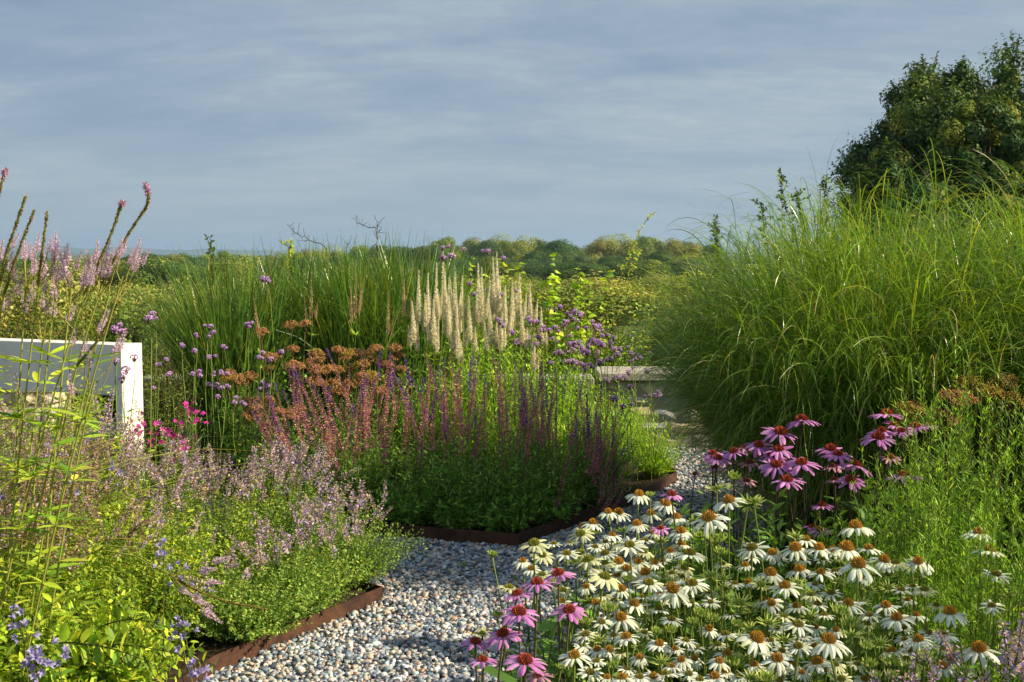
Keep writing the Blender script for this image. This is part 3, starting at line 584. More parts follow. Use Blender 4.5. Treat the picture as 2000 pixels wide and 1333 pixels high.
# catmint at the lower right corner
catmint(1830, 0, 2.35, .2, .2, .58, 120, ECH + SAGE, 80, NEP, 'purple catmint under the white coneflowers in the lower right corner')
catmint(1730, 0, 2.2, .16, .16, .46, 90, ECH + SAGE, 60, NEP, 'low purple catmint among the lowest white coneflowers'); catmint(1940, 0, 2.2, .2, .2, .56, 110, ECH + SAGE, 90, NEP, 'purple catmint below the lowest right white coneflower')
catmint(1985, 0, 2.5, .16, .18, .66, 100, ECH + SAGE, 60, NEP, 'purple catmint touching the right edge of the view')
for i, (px, Y, rx, h, L, lab) in enumerate([(90, 4.0, .36, .54, .06, 'bright yellow-green leafy plant in the left corner of the bed'), (230, 4.35, .34, .60, .055, 'bright yellow-green leafy plant right of the brown catmint'),
        (20, 3.6, .3, .5, .07, 'yellow-green leafy plant at the lower left edge'), (190, 3.75, .3, .36, .065, 'low yellow-green plant between the bellflowers'), (340, 4.6, .25, .5, .05, 'small yellow-green leafy plant in the middle of the catmint'), (70, 5.5, .42, .88, .07, 'green leafy plant hiding the opening of the white frame'), (165, 5.6, .3, .95, .075, 'leafy green plant before the right end of the frame opening'), (-10, 5.2, .3, .95, .075, 'leafy green plant before the left end of the frame opening'), (-10, 4.4, .3, .72, .07, 'tall yellow-green leafy plant at the left edge below the white board'), (170, 4.6, .26, .70, .065, 'yellow-green leafy plant rising in front of the end panel'), (60, 4.15, .28, .56, .06, 'yellow-green leafy plant under the tall pink stalks'), (100, 4.9, .4, .78, .06, 'tall yellow-green leafy plant before the white board')]):
    c = P(px, 900, Y); bushy('leafy_perennial', c, rx, .32, h, 170, 18, L * .78, L * .28, LIME, lab, 'leafy plant', T=BIG, ang=1.05, group='yellow-green leafy plants')
def horiz_stem(px0, py0, px1, py1, Y, nl, label):
    a, b = P(px0, py0, Y), P(px1, py1, Y - .1); t = thing('leafy_branch', a, label, 'leafy branch', 'arching leafy branches'); g, gs = G(), G()
    K = 8; tt = np.linspace(0, 1, K)[:, None]; p = (b - a) * tt + np.array([0, 0, .03]) * (4 * tt * (1 - tt)); gs.tube(p[None], np.linspace(.003, .0012, K), (.07, .09, .02), 4)
    f = np.linspace(0, K - 1.01, nl); k = f.astype(int); q = p[k] + (p[k + 1] - p[k]) * (f - k)[:, None]
    d = np.tile(nrm(b - a), (nl, 1)) * .35 + np.array([0, 0, 1.]) * np.where(np.arange(nl) % 2, 1, -1)[:, None] + rng.normal(0, .25, (nl, 3)); sc = np.linspace(1.2, .5, nl)
    g.inst(BIG, nrm(d), .062 * sc, .028 * sc, q, pal(LIME, nl), U(-.8, .8, nl)); g.obj('leaves', M_LEAF, t); gs.obj('stem', M_STEM, t)
horiz_stem(115, 1255, 350, 1325, 3.45, 26, 'lowest arching yellow-green branch at the bottom edge')
horiz_stem(120, 1262, 420, 1300, 3.6, 28, 'arching leafy branch with hanging leaves above the dark soil')
horiz_stem(190, 1228, 330, 1228, 3.7, 18, 'level leafy branch with upright leaves beside the blue bellflower')
def bell_mesh():
    g = G(); n = 5
    for i in range(n):
        a = i * 2 * math.pi / n; r = np.array([.003, .006, .009, .017]); z = np.array([0, .008, .015, .020]); p = np.stack([math.cos(a) * r, math.sin(a) * r, z], 1)[None]
        g.ribbon(p, np.array([.004, .0085, .010, .002]), np.array([[-math.sin(a), math.cos(a), 0]]), (.40, .36, .66))
    g.inst(DOT, np.array([[0, 0, 1.]]), .005, .004, np.array([[0, 0, .006]]), (.6, .6, .5)); return g.mesh('bell', M_PETAL)
BELL = bell_mesh()
for i, (px, py, nb, Y, lab) in enumerate([(70, 1290, 22, 3.1, 'large cluster of blue bellflowers in the bottom left corner'), (45, 1238, 7, 3.2, 'small blue bellflower group above the corner cluster'), (112, 1290, 4, 3.15, 'four blue bellflowers right of the corner cluster'),
        (320, 1082, 9, 3.7, 'pale blue bellflowers above the bent pink spike'), (350, 1238, 14, 3.7, 'blue bellflower cluster below the level leafy branch'), (318, 1214, 1, 3.7, 'single blue bellflower on a thin stem'), (385, 1315, 12, 3.4, 'blue bellflowers at the bottom beside the gravel'),
        (228, 918, 4, 4.3, 'pale blue bellflowers among the brown catmint'), (8, 972, 4, 3.6, 'pale bellflowers at the left edge'), (42, 1190, 3, 3.3, 'pale lilac bellflowers left of the leafy branches'), (100, 905, 6, 4.2, 'pale blue bellflowers before the wispy grass'), (130, 955, 5, 4.1, 'blue bellflowers in the yellow-green leaves'), (345, 1118, 5, 3.75, 'blue bellflowers at the base of the bent pink spike')]):
    c = P(px, py, Y); base = np.array([c[0] + U(-.08, .02), Y + .15, .045]); t = thing('bellflower', base, lab, 'bellflower', 'blue bellflowers in the left bed')
    hd = c - base; tt = np.linspace(0, 1, 6)[:, None]; g = G(); g.tube((hd * tt)[None], .002, (.12, .15, .04), 4)
    for q in range(nb):
        off = rng.normal(0, 1, 3) * np.array([.02, .015, .024]) * min(1, nb / 6) ; d = nrm(off * np.array([1, 1, .4]) + np.array([0, -.015, .012]) + rng.normal(0, .004, 3))
        p = hd + off; g.tube(np.stack([hd * .97, p])[None], .001, (.12, .15, .04), 3); o = link('bell', BELL, t); place(o, p, d, U(.6, .9), U(0, 6))
    g.obj('stem', M_STEM, t)

# ------------------------------------------------------------ pink culver's root (left), white culver's root (centre)
CREAM = [(.90, .90, .68), (.88, .87, .62), (.90, .90, .74), (.88, .86, .58), (.82, .70, .44)]
VW = [floret_spike('flower_spike', .30, CREAM, 52, 12, .0105, .016, .85, s, stemc=(.55, .52, .32), dens=1) for s in range(4)]
VT = [floret_spike('flower_spike', .30, [(.56, .42, .24), (.66, .54, .34), (.46, .32, .18)], 42, 7, .0065, .011, .85, s, stemc=(.25, .18, .08), dens=1) for s in range(2)]
VP = [floret_spike('flower_spike', .10, [(.70, .54, .68), (.64, .48, .64), (.74, .60, .68)], 15, 13, .006, .016, .6, s, stemc=(.28, .24, .06), dens=1) for s in range(4)]
def wand(g, p, tipf):
    """knobbly seed spike along the path p (k,3); the last share tipf still in pink flower"""
    K = 16; x = np.linspace(0, len(p) - 1.001, K); i = x.astype(int); c = p[i] + (p[i + 1] - p[i]) * (x - i)[:, None]
    for _ in range(3): c[1:-1] = (c[:-2] + 2 * c[1:-1] + c[2:]) / 4
    g.tube(c[None], np.linspace(.0042, .003, K), (.2, .2, .04), 5); ln = np.linalg.norm(np.diff(c, axis=0), axis=1).sum(); n = int(1300 * ln); f = rng.random(n) * (1 - tipf) * (K - 1.01)
    def at(f): k = f.astype(int); return c[k] + (c[k + 1] - c[k]) * (f - k)[:, None]
    g.inst(LEAF, rdir(n, .3), .0085, .0055, at(f), pal([(.24, .24, .05), (.30, .26, .06), (.16, .16, .04), (.34, .2, .1)], n), U(-1, 1, n))
    if tipf: n = 170; g.inst(LEAF, rdir(n, .1), .014, .004, at((1 - rng.random(n) * tipf) * (K - 1.01)), pal([(.62, .44, .60), (.6, .36, .5)], n), U(-1, 1, n))
def pink_root(node, pb, Y, nlat, tip, tipf, label):
    top = P(node[0], node[1], Y); base = P(pb, 1100, Y + .1); base[2] = .045; t = thing('culvers_root', base, label, 'tall flower stalk', 'tall pink flower stalks at the left edge')
    hd = top - base; tt = np.linspace(0, 1, 9)[:, None]; p = hd * tt + np.array([0, 0, .07]) * (4 * tt * (1 - tt)); g, gs = G(), G(); gs.tube(p[None], np.linspace(.0038, .0026, 9), (.26, .29, .05), 5); up = nrm(p[-1] - p[-2])
    for f in (.3, .42, .54, .66, .8):
        k = min(int(f * 8), 7); q = p[k] + (p[k + 1] - p[k]) * (f * 8 - k); m = rng.integers(3, 6); a = np.arange(m) * 6.28 / m + f * 9; d = nrm(np.stack([np.cos(a), np.sin(a), np.full(m, .2)], 1) + rng.normal(0, .15, (m, 3))); g.inst(BIG, d, U(.06, .12, m), .022, np.tile(q, (m, 1)), pal(LIME, m), U(-.4, .4, m))
    g.obj('foliage', M_LEAF, t)
    if tip:
        w = G(); wand(w, np.array([p[-1]] + [P(a, b, Y - .02) - base for a, b in tip]), tipf); w.obj('seed_spike', M_FLORET, t)
    for i in range(int(nlat * .9 + .5)):
        a = i * 2.4 + U(0, 1); q = p[-1] - up * U(0, .12); e = q + np.array([math.cos(a) * U(.02, .085), math.sin(a) * .06, U(.01, .10)]) + up * .05
        m = (q + e) / 2 + np.array([math.cos(a), math.sin(a), -.3]) * .012; gs.tube(np.stack([q, m, e])[None], .0016, (.30, .28, .06), 3); o = link('flower_spike', VP[rng.integers(4)], t); place(o, e, nrm(nrm(e - m) + up * .5), U(.45, .8), U(0, 6))
    gs.obj('stem', M_STEM, t)
for a in [((-8, 592), -170, 3.5, 6, [(10, 500), (32, 440), (50, 384)], 0, 'pink stalk with the leftmost of three straight green seed spikes'), ((8, 575), -120, 3.5, 6, [(28, 515), (50, 455), (68, 411)], 0, 'pink stalk with the middle of three straight seed spikes'),
          ((76, 560), -20, 3.5, 5, [(79, 520), (86, 465), (92, 416)], 0, 'pink stalk with the short upright green seed spike'), ((165, 575), -60, 3.45, 8, [(185, 530), (215, 465), (233, 412), (239, 396)], .06, 'leaning pink stalk whose seed spike carries a small pink tip'),
          ((200, 555), -30, 3.5, 8, [(226, 500), (258, 445), (288, 405), (292, 384), (284, 360)], .17, 'leaning pink stalk with the highest curved seed spike and pink hooked tip'), ((140, 560), 60, 3.6, 9, None, 0, 'pink candelabra flower stalk above the white board'),
          ((-20, 470), -170, 3.6, 3, [(-10, 410), (0, 372), (11, 331)], .1, 'pink stalk whose seed spike just enters the frame at left'), ((50, 560), 0, 3.55, 9, None, 0, 'pink candelabra stalk near the left edge'), ((215, 570), 30, 3.55, 6, None, 0, 'pink flower stalk leaning right in front of the white end panel'),
          ((185, 745), 60, 3.5, 5, None, 0, 'lowest pink stalk in front of the white board'), ((112, 545), 20, 3.6, 7, None, 0, 'slim pink stalk between the straight and curved seed spikes'), ((150, 715), 20, 3.5, 2, [(190, 668), (215, 625), (232, 586)], 0, 'pink stalk ending in a thin golden seed spike'),
          ((240, 540), 10, 3.4, 4, None, 0, 'outermost pink stalk leaning out over the end panel'), ((90, 620), 10, 3.7, 7, None, 0, 'short pink stalk low behind the candelabra stalks')]: pink_root(*a)
# the bent spike lying over the catmint
a_ = P(330, 1122, 3.7); t = thing('culvers_root', a_, 'bent pink flower spike lying across the green catmint', 'tall flower stalk'); g = G(); st = P(200, 1075, 3.85) - a_; g.tube(np.stack([st, st * .5 + [0, 0, .02], st * 0])[None], .003, (.26, .28, .05), 4)
w = G(); wand(w, np.array([P(x, y, 3.66) - a_ for x, y in [(330, 1122), (380, 1152), (440, 1176), (525, 1192)]]), 0); w.obj('seed_spike', M_FLORET, t)
for q, (px, py, s_) in enumerate([(390, 1116, .7), (415, 1098, .7), (375, 1165, .8), (350, 1150, .6), (395, 1190, .8), (405, 1135, .6)]):
    e = P(px, py, 3.64) - a_; o = link('flower_spike', VP[q % 4], t); place(o, e, nrm(e + np.array([.05, 0, 0]) + rng.normal(0, .01, 3)), s_, 0); g.tube(np.stack([np.zeros(3), e * .5 + [0, 0, .008], e])[None], .0014, (.28, .22, .08), 3)
g.obj('stem', M_STEM, t)
def white_root(px, py, ln, Y, nlat, tan, lean, label):
    top = P(px, py, Y); L = ln / FPX * Y; ax = nrm(np.array([lean, 0, 1.])); bs = top - ax * L; base = np.array([bs[0] - lean * .3 + U(-.03, .03), Y + U(-.05, .05), .045])
    t = thing('culvers_root', base, label, 'tall flower stalk', 'white culver stalks in the rear bed'); hd = bs - base; tt = np.linspace(0, 1, 7)[:, None]; g, gs = G(), G()
    leafy(g, gs, np.zeros((1, 3)), hd[None], 40, .085, .017, [(.12, .2, .03), (.18, .27, .03), (.22, .3, .04)], (.28, .34, .04), .15, 1.15, LEAF, .0035, 0, 7, whorl=5); g.obj('foliage', M_LEAF, t)
    sp_l = VT if tan else VW; o = link('flower_spike', sp_l[rng.integers(len(sp_l))], t); place(o, hd, ax, L / .30, U(0, 6)); o.scale = (1.2, 1.2, L / .30)
    for i in range(nlat):
        a = i * 6.28 / nlat + U(0, 1); d0 = np.array([math.cos(a), math.sin(a) * .6, 0]); q = hd - ax * U(-.02, .1); e = q + d0 * .03 + ax * .03; gs.tube(np.stack([q, q + d0 * .022, e])[None], .0018, (.28, .32, .06), 3)
        o = link('flower_spike', sp_l[rng.integers(len(sp_l))], t); s = U(.4, .7) * L / .30; place(o, e, nrm(ax + d0 * U(.04, .14)), s, U(0, 6)); o.scale = (.85, .85, s)
    gs.obj('stem', M_STEM, t)
WR = [(608, 535, 88, 7.9, 2, 1), (695, 508, 112, 7.7, 5, 1), (495, 579, 82, 7.6, 0, 1), (759, 569, 86, 7.7, 1, 1), (788, 528, 90, 7.8, 3, 1), (818, 528, 105, 7.8, 2, 0), (836, 535, 100, 7.7, 3, 0), (853, 515, 118, 7.8, 3, 0), (865, 488, 130, 7.9, 3, 0),
      (889, 521, 110, 7.7, 3, 0), (903, 540, 100, 7.8, 3, 0), (934, 515, 112, 7.8, 3, 0), (941, 523, 105, 7.7, 2, 0), (963, 505, 112, 7.9, 3, 0), (970, 494, 116, 7.8, 4, 0), (987, 559, 84, 7.7, 2, 0), (1001, 548, 86, 7.8, 3, 0), (1015, 535, 84, 7.9, 2, 0),
      (1035, 555, 82, 7.8, 1, 0), (1057, 602, 70, 7.7, 1, 0), (1043, 656, 72, 7.6, 1, 0), (877, 560, 100, 7.6, 3, 0), (847, 585, 90, 7.5, 2, 0), (915, 580, 90, 7.6, 2, 0), (955, 590, 84, 7.5, 2, 0), (892, 610, 90, 7.4, 2, 0), (980, 610, 76, 7.5, 2, 0), (805, 590, 80, 7.6, 2, 0), (1018, 600, 70, 7.6, 1, 0)]
WR.sort()
for i, (px, py, ln, Y, nl, tan) in enumerate(WR):
    lab = {0: 'lone leaning tan spike above the brown sedum heads', 1: 'slim tan spike between two upright grasses', 2: 'lone candelabra of tan spikes before the dark grass'}.get(i, f'{"tan" if tan else "cream white"} flower spike, {ordw(i - 2)} from left in the dense white group')
    white_root(px, py, ln, Y, nl, tan, -.12 if i == 0 else rng.normal(0, .03), lab)

# ------------------------------------------------------------ salvia bed
SALM = [(.52, .18, .30), (.44, .15, .28), (.60, .34, .18), (.48, .18, .32), (.56, .28, .20)]
SS = [floret_spike('flower_spike', .40, SALM, 32, 8, .009, .0105, .35, s, .18, [(.16, .06, .42), (.22, .08, .46)] if s % 2 else [(.28, .1, .24)], (.2, .1, .08)) for s in range(6)]
SV = [floret_spike('flower_spike', .2, [(.14, .05, .40), (.20, .08, .48), (.12, .04, .30)], 16, 8, .009, .011, .45, s, 0, None, (.12, .06, .1)) for s in range(3)]
SALG = [(.09, .18, .03), (.11, .22, .03), (.15, .28, .04), (.07, .14, .025)]
SPL = [(560, 6.9, 'salvia with leaning pinkish spikes, leftmost in the rear bed'), (640, 6.6, 'salvia with rusty violet spikes below the brown sedum heads'), (730, 6.45, 'salvia of tall pink-brown spikes left of centre'), (820, 6.3, 'salvia of fading spikes above the left edging bend'),
       (910, 6.25, 'salvia with orange-brown spikes at the front of the bed'), (1000, 6.3, 'dark leafy salvia above the edging corner'), (1080, 6.6, 'salvia with dark purple-brown spikes right of centre'), (1160, 6.95, 'salvia with purple spikes before the stone wall'), (880, 6.9, 'tall salvia in front of the cream white spikes'), (690, 7.1, 'salvia behind the violet spikes, before the upright grasses'), (1030, 7.1, 'salvia under the verbena at the middle')]
plants = []
for px, Y, lab in SPL:
    c = P(px, 900, Y); t, _, _ = bushy('salvia', c, .30, .26, .52, 110, 18, .045, .015, SALG, lab, 'salvia plant', ang=.95, group='salvia plants in the rear bed'); plants.append((t, px, Y, c, G()))
n = 185; pxs = np.sort(U(490, 1250, n))
for i, px in enumerate(pxs):
    top = np.interp(px, [480, 560, 620, 730, 880, 1000, 1080, 1200, 1260], [770, 705, 675, 680, 685, 695, 705, 735, 820]) + abs(rng.normal(0, 75)); Y = U(6.35, 7.3)
    e = P(px, min(top, 900), Y); j = int(np.argmin([abs(q[1] - px) * .003 + abs(q[2] - Y) * .6 + (9 if len(q[0].children) > 26 else 0) for q in plants])); t, ppx, pY, c, gs = plants[j]
    o_ = np.array([c[0], c[1], .045]); lean = np.clip((px - ppx) / 300 + (-.22 if px < 640 else 0) + rng.normal(0, .07), -.5, .5); ax = nrm(np.array([lean, rng.normal(0, .06), 1.]))
    violet = rng.random() < .14; Ls = (.2 if violet else .40) * (s := U(.75, 1.25)); b = e - ax * Ls - o_; root = np.array([b[0] * .35, b[1] * .4, 0.1])
    gs.tube(np.stack([root, root * .4 + b * .6 - np.array([ax[0], 0, 0]) * .02, b])[None], .0017, (.2, .16, .06), 3)
    o = link('flower_spike', (SV if violet else SS)[rng.integers(3 if violet else 6)], t); place(o, b, ax, s, U(0, 6))
for t, _, _, _, gs in plants:
    if gs.n: gs.obj('spike_stems', M_STEM, t)
# low leaves along the front edging and the lime fine-leaved plants at the right end
for i, (px, Y, lab) in enumerate([(720, 6.5, 'low dark leafy plant inside the left bend of the edging'), (800, 6.25, 'low leafy plant behind the middle of the dark edging'), (900, 6.15, 'low shaded leafy plant at the front of the rear bed'), (990, 6.12, 'low leafy plant in the corner of the edging'), (1080, 6.35, 'low pale green leaves along the right edging'), (1160, 6.75, 'low leaves inside the far right edging')]):
    c = P(px, 900, Y); bushy('low_perennial', c, .24, .15, .2, 45, 9, .06, .017, SALG + [(.10, .2, .04)], lab, 'leafy plant', ang=1.1, group='low plants along the rear edging')
FINE = [(.22, .36, .025), (.28, .42, .03), (.17, .30, .025)]
for i, (px, Y, rx, h, lab) in enumerate([(1190, 7.35, .26, .52, 'bright green fine-leaved clump at the right end of the rear bed'), (1272, 7.65, .30, .50, 'bright green fine-leaved clump beside the stone wall'), (1130, 7.3, .22, .46, 'bright green fine-leaved clump behind the purple spikes'), (1225, 8.3, .26, .52, 'bright green fine-leaved clump against the pale wall')]):
    c = P(px, 900, Y); bushy('fine_leaved_clump', c, rx, .26, h, 130, 18, .055, .007, FINE, lab, 'leafy plant', ang=.8, group='bright fine-leaved clumps')
# filler greenery behind the salvia
for i, (px, Y, h, cols, lab) in enumerate([(480, 8.0, .66, SALG, 'dark leaves under the left verbena'), (560, 7.9, .7, SALG, 'dark leafy plant beneath the leftmost brown sedum'), (660, 7.9, .72, SALG, 'dark leafy plant behind the violet salvia'), (770, 8.1, .8, FINE, 'green leafy plant at the foot of the tan spikes'), (860, 8.0, .85, FINE, 'green leafy plant at the foot of the white spikes'),
        (950, 8.0, .85, FINE, 'green leafy plant below the right white spikes'), (1040, 8.0, .75, SALG + FINE, 'leafy plant under the verbena heads'), (1130, 8.3, .72, FINE, 'leafy plant before the low stone wall'), (940, 8.9, .95, SALG + FINE, 'leafy plant hiding the left end of the low wall'), (1020, 8.8, .92, SALG + FINE, 'leafy plant in front of the low wall under the last white spikes'), (1100, 8.9, .84, SALG + FINE, 'leafy plant in front of the low wall under the verbena'), (1060, 7.6, .82, FINE, 'bright stems below the verbena heads'), (1190, 8.0, .66, FINE, 'bright fine leafy stems in front of the wall joint'), (900, 7.5, .95, FINE, 'bright green stems directly under the cream spikes'), (980, 7.5, .92, FINE, 'bright green stems right of the cream spikes'), (820, 7.5, .84, SALG + FINE, 'bright green stems left of the cream spikes')]):
    c = P(px, 900, Y); dn = Y > 8.7; bushy('leafy_perennial', c, .32, .3, h, 170 if dn else 110, 18, .06, .024 if dn else .012, cols, lab, 'leafy plant', ang=.9, group='leafy plants in the back of the rear bed')
# ------------------------------------------------------------ sedum-like brown heads
def head_mesh(cols, R=.055, n=420, seed=0):
    g = G(); a = U(0, 6.28, n); r = R * np.sqrt(rng.random(n)); z = .022 * (1 - (r / R) ** 2) + rng.normal(0, .004, n) + .01 * np.sin(a * 4) ; p = np.stack([r * np.cos(a), r * np.sin(a), z], 1)
    g.inst(DOT, rdir(n, 1.5), .008, .008, p, pal(cols, n, .25)); k = 14; a = U(0, 6.28, k); e = np.stack([np.cos(a) * R * .6, np.sin(a) * R * .6, np.full(k, .005)], 1)
    g.tube(np.stack([np.tile([0, 0, -.06], (k, 1)), e * .4 + [0, 0, -.02], e], 1), .0013, (.18, .12, .05), 3); return g.mesh('flower_head', M_FLORET)
HB = [head_mesh([(.44, .22, .09), (.54, .31, .12), (.32, .15, .07), (.58, .38, .15)], seed=s) for s in range(3)] + [head_mesh([(.44, .34, .05), (.5, .4, .06), (.3, .2, .06)], seed=9)]
for i, (px, py, Y, nh, w, lab) in enumerate([(520, 683, 7.6, 3, 30, 'brown sedum head group below the lone leaning spike'), (578, 655, 7.7, 2, 18, 'highest small brown sedum heads'), (480, 735, 7.5, 7, 50, 'brown sedum heads right of the left verbena'), (590, 700, 7.5, 7, 45, 'brown sedum heads behind the tallest violet spike'), (665, 690, 7.5, 7, 45, 'yellowish brown sedum heads below the tan spikes'),
        (720, 690, 7.6, 7, 42, 'dark brown sedum heads at the centre left'), (610, 735, 7.3, 8, 50, 'dense dark brown sedum mass behind the salvia'), (700, 735, 7.3, 7, 45, 'brown sedum heads under the candelabra spike'), (500, 790, 7.2, 6, 40, 'rusty brown sedum heads low among the verbena stems'), (560, 800, 7.2, 4, 32, 'pale brown sedum heads between violet spikes'), (765, 700, 7.6, 5, 28, 'reddish sedum heads at the right end of the brown group'),
        (1790, 790, 4.8, 3, 30, 'brown sedum heads behind the rear pink coneflowers at right'), (1930, 765, 4.7, 5, 50, 'yellow flower heads rising behind the green feathery plant'), (1850, 800, 4.5, 3, 35, 'dark brown sedum heads inside the feathery plant')]):
    c = P(px, py, Y); base = np.array([c[0], Y + .05, .045]); t = thing('sedum', base, lab, 'sedum plant', 'sedum plants with flat seed heads'); gs, g = G(), G()
    for q in range(nh):
        e = P(px + rng.normal(0, w * .5), py + rng.normal(5, 16), Y + U(-.12, .12)) - base; gs.tube(np.stack([np.array([e[0] * .3, e[1] * .3, 0]), e * .6, e - [0, 0, .05]])[None], .003, (.14, .12, .04), 4)
        o = link('flower_head', HB[3 if ('yellow' in lab and q % 2) or rng.random() < .1 else rng.integers(3)], t); place(o, e, nrm(np.array([rng.normal(0, .15), -.2, 1])), U(.75, 1.15), U(0, 6))
    tips = rng.normal(0, .1, (24, 3)) * [1, 1, 0] + [0, 0, 1] * U(.3, max(.35, c[2] - .15), 24)[:, None]; leafy(g, gs, tips * [.3, .3, 0], tips, 10, .06, .026, SALG, T=BIG); g.obj('foliage', M_LEAF, t); gs.obj('stem', M_STEM, t)
# ------------------------------------------------------------ verbena
def verb_head(seed, cols, R=.014):
    g = G(); n = 60; d = rdir(n, .9); g.inst(DOT, d, .006, .007, d * R * np.array([1, 1, .65]), pal(cols, n, .2)); g.inst(DOT, np.array([[0, 0, 1.]]), .03, .018, np.array([[0, 0, -.012]]), (.18, .1, .12)); return g.mesh('flower_head', M_FLORET)
VBC = [(.52, .28, .70), (.60, .38, .76), (.42, .18, .60), (.68, .48, .78)]; VB = [verb_head(s, VBC) for s in range(4)]
def verbena(px, py, Y, nh, spread, label, grp, basepx=None):
    c = P(px, py, Y); bx = P(basepx if basepx else px + rng.normal(0, 12), 900, Y)[0]; base = np.array([bx, Y + U(-.05, .05), .045]); t = thing('verbena', base, label, 'verbena stalk', grp)
    hd = c - base; gs = G(); f = hd * np.array([1, 1, 1]) - np.array([0, 0, .10]); gs.tube(np.stack([np.zeros(3), f * .3 + rng.normal(0, .012, 3), f * .65 + rng.normal(0, .016, 3), f])[None], .0019, (.20, .30, .05), 4)
    for q in range(nh):
        off = np.array([U(-1, 1) * spread, U(-1, 1) * spread * .7, rng.normal(0, .012)]) if nh > 1 else np.zeros(3); e = hd + off; gs.tube(np.stack([f, f * .3 + e * .7 - [0, 0, .02], e - [0, 0, .012]])[None], .0011, (.16, .2, .05), 3)
        o = link('flower_head', VB[rng.integers(4)], t); place(o, e, nrm(off * 4 + np.array([0, -.1, 1])), U(.85, 1.35), U(0, 6))
    gs.obj('stem', M_STEM, t)
VR = '''868,482,2 878,500,5 905,487,1 948,489,2 982,504,1 918,554,1 925,574,1 950,566,1 1008,568,1 980,575,1 1083,600,3 1120,618,7 1132,611,4 1105,630,5 1150,638,9 1088,642,4 1068,645,4 1040,625,4 1085,665,2 1108,655,2 1135,682,2 1125,673,5 1150,668,3 1165,672,6
1180,655,3 1198,660,1 1210,683,6 1172,668,3 1186,678,2 1093,690,4 1113,685,4 1128,678,4 1145,683,3 1150,692,3 1112,705,4 1080,705,2 1178,706,5 1130,715,3 1150,718,5 1205,696,3 1240,700,5 1235,694,4 1268,690,1 1272,727,3 1227,722,2 1218,736,2 1205,735,3 1230,755,1 1225,793,3 1275,772,7 1203,780,2 1015,675,5 1018,665,6 1050,672,2 1000,650,2 975,630,3 1185,745,2 1060,660,4 1162,690,3'''.split()
VRl = sorted([tuple(int(v) for v in s.split(',')) for s in VR])
for i, (px, py, nh) in enumerate(VRl):
    verbena(px, py, 7.0 + rng.random() * .9, nh, .018 + .0065 * nh, f'purple verbena, {ordw(i+1) if i < 49 else ordw(1)+" after the first forty-nine"} head from left in the right-hand group' if i < 49 else f'purple verbena near the big arching grass, {ordw(i-48)} from its left', 'verbena heads right of the white spikes')
VLl = sorted([(230, 640, 4), (295, 618, 2), (305, 622, 1), (355, 673, 2), (380, 684, 2), (385, 655, 2), (412, 650, 3), (405, 638, 2), (435, 678, 2), (415, 700, 3), (420, 732, 2), (412, 755, 4), (438, 730, 3), (440, 752, 3), (527, 548, 8), (485, 635, 3), (515, 697, 3), (552, 693, 4), (530, 700, 2), (515, 755, 4), (455, 775, 2),
              (322, 705, 2), (335, 730, 2), (310, 715, 2), (300, 758, 1), (382, 730, 3), (425, 775, 1), (472, 792, 2), (225, 705, 1), (262, 698, 1), (240, 722, 2), (238, 742, 1)])
for i, (px, py, nh) in enumerate(VLl):
    near = px < 300; verbena(px, py, 4.9 if near else 6.9 + rng.random() * .8, nh, .014 + .005 * nh, f'purple verbena, {ordw(i+1)} head from left in the left-hand group', 'verbena heads left of the salvia', basepx=px + U(-25, 10))
# magenta flowers
MG = [(.62, .04, .34), (.70, .06, .40), (.5, .03, .3)]
def magenta():
    g = G(); n = 5; a = np.arange(n) * 1.2566; g.inst(BIG, np.stack([np.cos(a), np.sin(a), np.full(n, .25)], 1), .018, .018, np.zeros((n, 3)), pal(MG, n, .1)); return g.mesh('bloom', M_PETAL)
MGm = magenta()
for i, (px, py, lab) in enumerate([(285, 835, 'magenta phlox nearest the white end panel'), (325, 850, 'magenta phlox in the middle above the catmint'), (372, 815, 'magenta phlox with the highest blooms'), (350, 870, 'magenta phlox behind the lavender catmint tips')]):
    c = P(px, py, 6.2); base = np.array([c[0], 6.25, .045]); t = thing('phlox', base, lab, 'phlox plant', 'magenta phlox plants'); g, gs = G(), G()
    tips = np.array([P(px + rng.normal(0, 18), py + rng.normal(0, 16), 6.2 + U(-.1, .1)) - base for _ in range(18)]); leafy(g, gs, tips * [.3, .3, 0], tips, 9, .05, .014, SALG); g.obj('foliage', M_LEAF, t); gs.obj('stem', M_STEM, t)
    for e in tips:
        for q in range(1): o = link('bloom', MGm, t); place(o, e + rng.normal(0, .012, 3), nrm(rng.normal(0, .5, 3) + [.2, -.8, .5]), U(.6, 1.0), U(0, 6))
# ------------------------------------------------------------ feathery green plants (right)
def feathery(px, Y, rx, ry, h, ns, label, nl=46, L=.038, cols=None):
    c = P(px, 900, Y); t = thing('feathery_plant', (c[0], c[1], .045), label, 'leafy plant', 'feathery green plants at the right'); g, gs = G(), G()
    a = U(0, 6.28, ns); s = np.sqrt(rng.random(ns)); base = np.stack([rx * s * np.cos(a) * .55, ry * s * np.sin(a) * .55, 0 * a], 1); tips = base * 1.9 + np.array([0, 0, 1.]) * (h * 1.12 * (1 - .2 * s) * U(.72, 1.06, ns))[:, None] + rng.normal(0, .03, (ns, 3))
    pth = leafy(g, gs, base, tips, nl, L, .0062, cols or [(.13, .24, .025), (.18, .30, .03), (.10, .19, .02), (.22, .34, .04)], (.14, .22, .03), .2, .75, sag=.05)
    k = ns * 5; i = rng.integers(0, ns, k); q = pth[i, rng.integers(2, 5, k)]; leafy(g, gs, q, q + nrm(rng.normal(0, .5, (k, 3)) + [0, 0, 1.1]) * U(.07, .15, k)[:, None], 12, L * .75, .004, cols or [(.15, .27, .025), (.20, .33, .03)], (.16, .24, .03), .1, .7, srad=.0012)
    g.obj('foliage', M_LEAF, t); gs.obj('stems', M_STEM, t)
